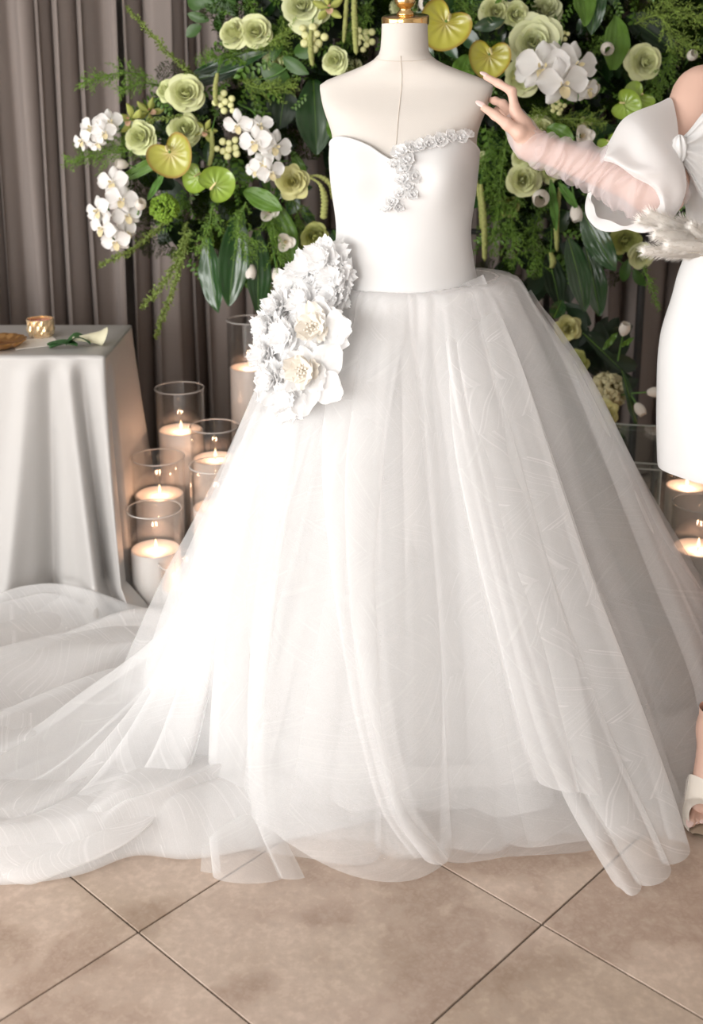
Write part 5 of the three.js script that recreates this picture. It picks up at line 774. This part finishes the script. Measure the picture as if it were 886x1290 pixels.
{
  const o = woman.position, loc = (g) => g.translate(-o.x, -o.y, -o.z), w = (x, y, d) => V(x, y, -d);
  const SR = w(0.708, 1.43, 2.40), ER = at(832, 243, 2.27), WR = at(669, 182, 2.345), SL = w(0.985, 1.43, 2.38), EL = w(1.055, 1.19, 2.30), WL = w(0.86, 1.135, 2.19);
  const AR = w(0.92, 0.152, 2.40), AL = at(897, 962, 2.16).setY(0.152), TL = at(884, 1032, 2.03);
  const J = [
    [w(0.828, 0.98, 2.38), w(0.828, 1.12, 2.385), 0.105, 0.09], [w(0.785, 0.93, 2.38), w(0.871, 0.93, 2.375), 0.095, 0.095], [w(0.828, 1.12, 2.385), w(0.828, 1.28, 2.38), 0.09, 0.1], [w(0.785, 1.32, 2.38), w(0.87, 1.32, 2.375), 0.082, 0.082],
    [w(0.735, 1.42, 2.40), w(0.94, 1.42, 2.38), 0.048, 0.048], [w(0.78, 1.285, 2.325), w(0.78, 1.30, 2.325), 0.045, 0.045], [w(0.875, 1.285, 2.32), w(0.875, 1.30, 2.32), 0.045, 0.045],
    [w(0.83, 1.42, 2.39), w(0.835, 1.57, 2.375), 0.055, 0.047],
    [SR, SR.clone().lerp(ER, 0.15), 0.05, 0.048], [SR, ER, 0.048, 0.038], [SL, EL, 0.054, 0.038], [EL, WL, 0.038, 0.026],
    [w(0.782, 0.90, 2.375), w(0.83, 0.53, 2.35), 0.078, 0.05], [w(0.83, 0.53, 2.35), w(0.855, 0.40, 2.39), 0.05, 0.052], [w(0.855, 0.40, 2.39), AR, 0.05, 0.03],
    [w(0.874, 0.90, 2.365), w(0.875, 0.53, 2.25), 0.078, 0.05], [w(0.875, 0.53, 2.25), w(0.855, 0.40, 2.26), 0.05, 0.052], [w(0.855, 0.40, 2.26), AL, 0.05, 0.03],
    [ER, WR, 0.038, 0.026],
  ];
  const HC = w(0.835, 1.675, 2.355);
  const body = bones(J, 0.05), fb = (x, y, z) => body(x, y, z);
  // the head, turned to the bride's gown (to the left of the picture)
  const yaw = -0.55, cy = cos(yaw), sy = sin(yaw), hd = (x, y, z) => HC.clone().add(V(x * cy + z * sy, y, -x * sy + z * cy));
  const skull = (x, y, z) => { // own axes: z to the face
    const dx = x - HC.x, dy = y - HC.y, dz = z - HC.z, X = dx * cy - dz * sy, Z = dx * sy + dz * cy, Y = dy;
    const el = (cx, cy2, cz, a, b, c) => { const k = Math.sqrt(((X - cx) / a) ** 2 + ((Y - cy2) / b) ** 2 + ((Z - cz) / c) ** 2); return (k - 1) * min(a, b, c); };
    const sm = (p, q, k) => { const h = max(k - abs(p - q), 0) / k; return min(p, q) - h * h * k * 0.25; };
    let d = el(0, 0.025, -0.012, 0.075, 0.088, 0.092); d = sm(d, el(0, -0.045, 0.03, 0.052, 0.065, 0.055), 0.05); d = sm(d, el(0, -0.098, 0.058, 0.017, 0.014, 0.016), 0.03);
    d = sm(d, el(0, -0.02, 0.094, 0.011, 0.026, 0.014), 0.018); d = sm(d, el(0, -0.032, 0.101, 0.013, 0.010, 0.012), 0.012); d = sm(d, el(0, 0.018, 0.078, 0.05, 0.010, 0.012), 0.02);
    for (const s of [-1, 1]) { d = sm(d, el(s * 0.034, -0.028, 0.068, 0.02, 0.018, 0.016), 0.025); const e = el(s * 0.031, 0.0, 0.088, 0.015, 0.009, 0.012); d = max(d, -e); d = sm(d, el(s * 0.076, -0.012, -0.012, 0.009, 0.03, 0.018), 0.008); }
    return d;
  };
  // the hand laid on the shoulder of the form
  const F = (pts, r0, r1) => pts.slice(1).map((p, i) => [pts[i], p, lerp(r0, r1, i / (pts.length - 1)), lerp(r0, r1, (i + 1) / (pts.length - 1))]);
  const K1 = at(649, 138, 2.35), K2 = at(645, 146, 2.375), K3 = at(645, 153, 2.395), K4 = at(649, 160, 2.41), TB = at(655, 168, 2.325);
  const index = [K1, at(645, 115, 2.352), at(628, 105, 2.375), at(613, 97, 2.398)], middle = [K2, at(634, 131, 2.405), at(624, 127, 2.435), at(619, 126, 2.46)], ring = [K3, at(634, 140, 2.44), at(626, 138, 2.475)], little = [K4, at(640, 151, 2.45), at(632, 148, 2.48)], thumb = [TB, at(640, 157, 2.33), at(624, 145, 2.352), at(609, 135, 2.378)];
  const hand = bones([[WR, WR.clone().lerp(K1, 0.5), 0.024, 0.018], [WR, K1, 0.021, 0.0115], [WR, K2, 0.021, 0.0115], [WR, K3, 0.02, 0.011], [WR, K4, 0.02, 0.0105], [WR, TB, 0.02, 0.015], [ER, WR, 0.038, 0.0245]], 0.016);
  const digits = [[index, 0.0098, 0.0068], [middle, 0.0096, 0.007], [ring, 0.0092, 0.0068], [little, 0.0082, 0.006], [thumb, 0.0135, 0.0075]].map(([p, a, b]) => bones(F(p, a, b), 0.006));
  const palm = (x, y, z) => { let d = hand(x, y, z); for (const g of digits) { const q = g(x, y, z), h = max(0.006 - abs(d - q), 0) / 0.006; d = min(d, q) - h * h * 0.0015; } return d; };
  const cutAt = ER.clone().lerp(WR, 0.55), axis = WR.clone().sub(ER).normalize();
  const bodyOnly = (x, y, z) => max(fb(x, y, z), ((x - cutAt.x) * axis.x + (y - cutAt.y) * axis.y + (z - cutAt.z) * axis.z) - 0.004);
  const handOnly = (x, y, z) => max(palm(x, y, z), -((x - cutAt.x) * axis.x + (y - cutAt.y) * axis.y + (z - cutAt.z) * axis.z) - 0.004);
  // left hand closed round the stems
  const LH = [[WL, WL.clone().add(V(-0.05, 0.0, 0.03)), 0.024, 0.022]];
  for (let k = 0; k < 4; k++) { const a = WL.clone().add(V(-0.055, 0.028 - 0.018 * k, 0.04)); LH.push([WL.clone().add(V(-0.03, 0.02 - 0.012 * k, 0.02)), a, 0.011, 0.009], [a, a.clone().add(V(-0.022, -0.002, -0.022)), 0.009, 0.0085], [a.clone().add(V(-0.022, -0.002, -0.022)), a.clone().add(V(-0.012, -0.004, -0.042)), 0.0085, 0.0075]); }
  LH.push([WL.clone().add(V(-0.015, 0.03, 0.0)), WL.clone().add(V(-0.045, 0.048, -0.005)), 0.012, 0.01], [WL.clone().add(V(-0.045, 0.048, -0.005)), WL.clone().add(V(-0.075, 0.045, 0.005)), 0.01, 0.008]);
  const lh = bones(LH, 0.008);
  // toes of the front foot
  const toes = []; for (let k = 0; k < 5; k++) { const fd = V(TL.x - AL.x, 0, TL.z - AL.z).normalize(), fs = V(-fd.z, 0, fd.x), t = TL.clone().addScaledVector(fs, 0.019 - k * 0.0105).addScaledVector(fd, -0.008 - 0.006 * k - (k ? 0.003 : 0)); t.y = 0.024; toes.push([t.clone().addScaledVector(fd, -0.035).add(V(0, 0.004, 0)), t.clone().addScaledVector(fd, 0.008).add(V(0, -0.003, 0)), k ? 0.0072 : 0.0102, k ? 0.0068 : 0.0096]); }
  const feet = [AR, AL].map((A, k) => { const T = k ? TL : w(0.92, 0.033, 2.24), d = V(A.x - T.x, 0, A.z - T.z).normalize(), sd = V(-d.z, 0, d.x), P = (s, x, y) => V(T.x, y, T.z).addScaledVector(d, s).addScaledVector(sd, x);
    const lo = A.clone().setY(0).min(T).add(V(-0.08, 0, -0.12)), hi = A.clone().max(T).add(V(0.08, 0.05, 0.12)); lo.y = 0;
    return netMesh(bones([[A.clone().add(V(0, 0.05, 0)), A, 0.034, 0.031], [A, P(0.045, -0.016, 0.031), 0.028, 0.016], [A, P(0.05, 0.014, 0.029), 0.027, 0.015], [P(0.045, -0.016, 0.031), P(0.05, 0.014, 0.029), 0.016, 0.015], [A, P(A.distanceTo(V(T.x, A.y, T.z)) + 0.022, 0, 0.122), 0.03, 0.025]], 0.02), lo, hi, 0.005); });
  const toe = bones(toes, 0.003);
  const skin = joined([...feet,
    netMesh(bodyOnly, V(0.40, 0.0, -2.55), V(1.16, 1.58, -1.95), 0.012), netMesh(skull, HC.clone().add(V(-0.16, -0.15, -0.16)), HC.clone().add(V(0.16, 0.16, 0.16)), 0.004),
    netMesh(handOnly, V(0.255, 1.22, -2.52), V(0.56, 1.51, -2.2), 0.0032), netMesh(lh, WL.clone().add(V(-0.14, -0.1, -0.08)), WL.clone().add(V(0.06, 0.1, 0.1)), 0.004), netMesh(toe, TL.clone().add(V(-0.06, -0.05, -0.09)), TL.clone().add(V(0.08, 0.05, 0.04)), 0.003),
  ]);
  part(woman, 'body', loc(skin), M.skin);
  const nailAt = (tip, prev, r, up) => { const d = tip.clone().sub(prev).normalize(), n = up.clone().addScaledVector(d, -up.dot(d)).normalize(), x = V().crossVectors(d, n), g = new THREE.SphereGeometry(1, 14, 10); g.applyMatrix4(new THREE.Matrix4().makeBasis(x.multiplyScalar(r * 0.78), d.clone().multiplyScalar(r * 1.7), n.clone().multiplyScalar(r * 0.3)).setPosition(tip.clone().addScaledVector(d, r * 0.75).addScaledVector(n, r * 0.62))); part(woman, 'nail', loc(g), M.nail); };
  nailAt(index[3], index[2], 0.0072, V(-0.1, 0.85, 0.5)); nailAt(thumb[3], thumb[2], 0.0085, V(-0.1, 0.6, 0.8)); nailAt(middle[3], middle[2], 0.007, V(0, 0.8, 0.6));
  toes.forEach(([a, b], k) => { if (k < 3) nailAt(b.clone().add(V(0, 0, -0.006)), a, k ? 0.007 : 0.0105, V(0, 1, 0.5)); });
  // face
  for (const s of [-1, 1]) { const e = new THREE.SphereGeometry(0.0115, 20, 14), p = hd(s * 0.031, 0.0, 0.075); part(woman, 'eye', loc(e.translate(p.x, p.y, p.z)), M.eye); const i = new THREE.SphereGeometry(0.0058, 14, 10), q = hd(s * 0.031, 0.0, 0.0825); part(woman, 'iris', loc(i.translate(q.x, q.y, q.z)), M.iris); part(woman, 'eyebrow', loc(tube([hd(s * 0.016, 0.021, 0.089), hd(s * 0.032, 0.026, 0.085), hd(s * 0.05, 0.02, 0.070)], (t) => 0.0025 * (1 - 0.6 * t), 6, 12)), M.hair); }
  part(woman, 'mouth', loc(joined([tube([hd(-0.022, -0.064, 0.078), hd(-0.008, -0.060, 0.086), hd(0, -0.062, 0.087), hd(0.008, -0.060, 0.086), hd(0.022, -0.064, 0.078)], 0.0042, 8, 16), tube([hd(-0.02, -0.065, 0.078), hd(0, -0.071, 0.085), hd(0.02, -0.065, 0.078)], 0.0048, 8, 14)])), M.lips);
  const hairF = (x, y, z) => { const q = skull(x, y, z) - 0.012, dx = x - HC.x, dy = y - HC.y, dz = z - HC.z, Z = dx * sy + dz * cy; const bun = hypot(dx * cy - dz * sy, dy + 0.0, Z + 0.115) - 0.05; return max(min(q, bun), Z - 0.028 - 0.55 * max(0, dy - 0.02), -dy - 0.06); };
  part(woman, 'hair', loc(netMesh(hairF, HC.clone().add(V(-0.18, -0.14, -0.2)), HC.clone().add(V(0.18, 0.16, 0.18)), 0.006)), M.hair);
  // fitted dress: rings from the bust down to the hem
  const rings = table([[0, 0.150, 0.10, 0.828, 2.375, 1.372], [0.08, 0.158, 0.118, 0.828, 2.37, 1.33], [0.18, 0.152, 0.118, 0.828, 2.37, 1.26], [0.32, 0.135, 0.108, 0.828, 2.375, 1.155], [0.46, 0.152, 0.122, 0.828, 2.38, 1.045], [0.6, 0.176, 0.142, 0.828, 2.38, 0.935], [0.8, 0.178, 0.142, 0.828, 2.365, 0.80], [0.97, 0.173, 0.138, 0.828, 2.35, 0.675], [1, 0.171, 0.136, 0.828, 2.35, 0.662]]);
  const dressRing = (v, a, off = 0) => { const [rx, rz, x, d, y] = rings(v), wr = 0.004 * sin(v * 30 + 2 * a) * gauss(v - 0.33, 0.12) + 0.003 * sin(7 * a + v * 5) * smooth(v, 0.5, 1); return V(x + cos(a) * (rx + off + wr), y + (v < 0.1 ? 0.02 * sin(2 * a) * (1 - v * 10) : 0), -d + sin(a) * (rz + off + wr)); };
  part(woman, 'dress', loc(joined([grid(96, 70, (u, v) => dressRing(v, -u * 2 * PI), { wrap: true }), grid(96, 6, (u, v) => dressRing(1 - 0.05 * v, -u * 2 * PI, -0.004 - 0.0005 * v), { wrap: true })])), M.duchesse);
  // wide folded satin band across the bust, meeting in a knot at the right sleeve
  const knot = at(855, 188, 2.245);
  const bandC = curve([knot, w(0.70, 1.325, 2.255), w(0.78, 1.335, 2.232), w(0.87, 1.345, 2.228), w(0.97, 1.35, 2.265), w(1.045, 1.345, 2.34)]);
  part(woman, 'bust_band', loc(grid(70, 28, (u, v) => { const p = bandC.getPointAt(u), a = (v - 0.5) * 2.5, h = lerp(0.022, 0.10, smooth(u, 0, 0.16)) * (1 - 0.15 * u), pl = 0.006 * sin(v * 17 + u * 5) * smooth(u, 0, 0.2) + 0.005 * sin(v * 29); return p.add(V(0, sin(a) * h, cos(a) * 0.03 - 0.02 + pl)); })), M.duchesse);
  // the big puffed sleeve: from the armhole through its fullest ring to the wide folded mouth
  const A0 = [[846, 124, 2.36], [853, 150, 2.30], [857, 186, 2.25], [864, 214, 2.27], [866, 238, 2.30], [864, 246, 2.37], [856, 236, 2.45], [846, 200, 2.49], [838, 160, 2.48], [836, 130, 2.42]];
  const A1 = [[793, 150, 2.31], [815, 168, 2.235], [846, 200, 2.205], [861, 238, 2.20], [856, 266, 2.22], [830, 272, 2.30], [800, 262, 2.40], [778, 228, 2.44], [776, 190, 2.42], [782, 160, 2.38]];
  const A2 = [[781, 180, 2.265], [806, 204, 2.205], [836, 220, 2.185], [848, 248, 2.19], [836, 282, 2.215], [796, 290, 2.28], [757, 279, 2.36], [743, 250, 2.40], [748, 215, 2.38], [764, 190, 2.32]];
  const A3 = [[765, 197, 2.235], [798, 217, 2.195], [829, 235, 2.18], [838, 258, 2.19], [820, 288, 2.225], [786, 293, 2.275], [748, 282, 2.335], [738, 256, 2.37], [743, 230, 2.36], [752, 208, 2.30]];
  const A4 = [[768, 203, 2.245], [798, 222, 2.205], [826, 240, 2.195], [831, 258, 2.205], [816, 279, 2.24], [786, 283, 2.285], [755, 273, 2.335], [746, 254, 2.36], [750, 233, 2.35], [757, 212, 2.30]];
  const loops = [A0, A1, A2, A3, A4].map((l) => new THREE.CatmullRomCurve3(l.map((q) => at(...q)), true, 'centripetal'));
  const sleeve = grid(120, 64, (u, v) => { const P = loops.map((l) => l.getPoint(u)), c = new THREE.CatmullRomCurve3(P, false, 'centripetal').getPoint(v), mid = loops[1].getPoint((u + 0.5) % 1); const out = c.clone().sub(mid).normalize(); return c.addScaledVector(out, 0.006 * sin(u * 2 * PI * 4 + v * 7) * sin(PI * v) + 0.003 * sin(u * 2 * PI * 9 + v * 11) * v); }, { wrap: true });
  part(woman, 'puff_sleeve', loc(sleeve), M.sleeveSatin ??= phys({ color: lin(0.93, 0.925, 0.92), roughness: 0.92, transmission: 0.4, thickness: 0 }));
  // creases gathered at the knot
  part(woman, 'knot', loc(grid(40, 30, (u, v) => { const a = u * 2 * PI, b = v * PI, r = 0.02 * (1 + 0.12 * sin(a * 7 + v * 4)); return knot.clone().add(V(r * sin(b) * cos(a) * 0.75, r * cos(b) * 1.25, r * sin(b) * sin(a) * 0.7 + 0.004)); }, { wrap: true })), M.duchesse);
  const lsl = grid(60, 24, (u, v) => { const c = SL.clone().lerp(EL, 0.25 + 0.5 * v), a = u * 2 * PI, r = 0.062 + 0.04 * sin(PI * v) + 0.006 * sin(6 * a + 4 * v); return c.add(V(cos(a) * r, 0.02 * sin(3 * a), sin(a) * r)); }, { wrap: true });
  part(woman, 'puff_sleeve', loc(lsl), M.duchesse);
  // ruched sheer glove from above the elbow to the knuckles
  const arm = new THREE.CatmullRomCurve3([ER.clone().lerp(SR, 0.12).add(V(0.01, 0, 0)), ER.clone().add(V(-0.015, 0.0, 0)), ER.clone().lerp(WR, 0.5), WR, WR.clone().lerp(K2, 0.55), K2.clone().lerp(V().add(K1).add(K3).multiplyScalar(0.5), 0.5)], false, 'centripetal');
  const fr = arm.computeFrenetFrames(240, false), rad = table([[0, 0.052], [0.15, 0.052], [0.45, 0.043], [0.7, 0.034], [0.8, 0.033], [0.9, 0.029], [1, 0.021]]);
  const glove = (seed, off) => grid(64, 240, (u, v) => {
    const i = Math.round(v * 240), p = arm.getPointAt(v), a = u * 2 * PI, slant = v * 70 + 2.2 * sin(a + seed) + 1.4 * sin(2 * a + v * 9 + seed), k = smooth(v, 0.0, 0.12) * (1 - smooth(v, 0.72, 0.86));
    const ridge = pow(0.5 + 0.5 * sin(slant + 3 * noise3(v * 12, a, 0, seed)), 2.2), r = rad(v) + off + k * (0.0085 * ridge - 0.003) + 0.004 * (noise3(v * 20, cos(a) * 2, sin(a) * 2, seed) - 0.5);
    return p.addScaledVector(fr.normals[i], cos(a) * r).addScaledVector(fr.binormals[i], sin(a) * r);
  }, { wrap: true });
  part(woman, 'glove', loc(joined([glove(3, 0), glove(8, 0.0025)])), M.gloveTulle, 'ruched sheer white glove');
  // peep-toe mules
  const mule = (toeP, ankle, yawT) => {
    const a0y = ankle.y;
    const t = V(toeP.x, 0, toeP.z), a = V(ankle.x, 0, ankle.z), dir = t.clone().sub(a).normalize(), side = V(-dir.z, 0, dir.x), L = t.distanceTo(a) + 0.07;
    const foot = (s, x, y) => t.clone().addScaledVector(dir, 0.018 - s).addScaledVector(side, x).setY(y);
    const half = (s) => 0.04 * pow(sin(PI * clamp(0.5 * min(1, (s + 0.006) / 0.075), 0, 0.5)), 0.55) * (1 - 0.32 * smooth(s, 0.1, 0.2));
    const rise = (s) => 0.004 + 0.082 * smooth(s, 0.055, 0.2);
    const soleG = grid(24, 30, (u, v) => { const s = v * (L + 0.02), w2 = half(s), a2 = u * 2 * PI; return foot(s, cos(a2) * w2, rise(s) + 0.004 * sin(a2) + 0.004); }, { wrap: true });
    part(woman, 'shoe_sole', loc(soleG), M.sole);
    const vamp = grid(40, 22, (u, v) => { const an = PI * (u * 1.12 - 0.06), s = lerp(0.004 + 0.032 * pow(sin(clamp(an, 0, PI)), 1.8), 0.088 + 0.010 * cos(2 * an), v), hgt = 0.052 + max(0, s - 0.055) * 1.25; return foot(s, -cos(an) * (half(s) + 0.0035), rise(s) + 0.004 + max(-0.003, pow(max(0, sin(an)), 0.55) * (hgt - rise(s)))); });
    part(woman, 'shoe_vamp', loc(vamp), M.shoe);
    const heel = tube([foot(L - 0.0, 0, rise(0.3) - 0.002), foot(L - 0.008, 0, 0.04), foot(L - 0.008, 0, 0.004)], (q) => lerp(0.018, 0.007, q), 12, 16);
    part(woman, 'shoe_heel', loc(heel), M.shoe);
  };
  mule(TL, AL); mule(w(0.92, 0.03, 2.24), AR);
}
{ // bunny tail grasses held in the other hand
  const stems = thing('bunny_tail_bunch', 'bunch of fluffy cream bunny tail grass held before the white dress', 'dried grass', at(872, 312, 2.2)), o = stems.position, hold = V(0.80, 1.14, -2.13).sub(o), r = rng(77);
  const heads = [[812, 316, 862, 318, 2.16, 0.017], [806, 277, 842, 283, 2.2, 0.013], [818, 268, 866, 290, 2.17, 0.014], [826, 296, 872, 300, 2.14, 0.017], [834, 284, 884, 296, 2.18, 0.014], [842, 308, 896, 312, 2.12, 0.016], [848, 300, 900, 318, 2.2, 0.015], [856, 276, 900, 300, 2.2, 0.013], [838, 318, 880, 322, 2.19, 0.012], [870, 286, 905, 316, 2.15, 0.014], [830, 278, 876, 292, 2.22, 0.013]];
  for (const [x0, y0, x1, y1, d, R] of heads) {
    const a = at(x0, y0, d).sub(o), b = at(x1, y1, d + 0.02).sub(o), list = [], ax = b.clone().sub(a), L = ax.length(), n = ax.clone().normalize(), e1 = V(0, 1, 0).cross(n).normalize(), e2 = n.clone().cross(e1);
    list.push(tube([a.clone(), a.clone().lerp(b, 0.35), a.clone().lerp(b, 0.7), b.clone()], (t) => R * (0.25 + 0.75 * pow(sin(PI * clamp(0.12 + t * 0.78)), 0.8)) * 0.6, 14, 18));
    for (let k = 0; k < 520; k++) { const t = r() * 0.95, an = r() * 2 * PI, rr = R * (0.25 + 0.75 * pow(sin(PI * clamp(0.12 + t * 0.78)), 0.8)) * 0.56, dir = e1.clone().multiplyScalar(cos(an)).addScaledVector(e2, sin(an)), p = a.clone().addScaledVector(n, t * L).addScaledVector(dir, rr), q = p.clone().addScaledVector(dir, 0.006 + 0.007 * r()).addScaledVector(n, -0.011); const g = new THREE.BufferGeometry(), wd = n.clone().cross(dir).multiplyScalar(0.0009), P = [p.clone().add(wd), p.clone().sub(wd), q]; g.setAttribute('position', new THREE.Float32BufferAttribute(P.flatMap((v) => v.toArray()), 3)); g.setAttribute('uv', new THREE.Float32BufferAttribute([0, 0, 1, 0, 0, 1], 2)); g.computeVertexNormals(); list.push(g); }
    const h = part(stems, 'seed_head', joined(list), M.plume);
    part(h, 'stem', tube([b, b.clone().lerp(hold, 0.5).add(V(0, 0.004, 0)), hold.clone().add(V((r() - 0.5) * 0.012, (r() - 0.5) * 0.012, 0)), hold.clone().add(V(0.08, -0.03, 0.02))], 0.0011, 5, 14), M.straw);
  }
}
renderer.render(scene, camera);
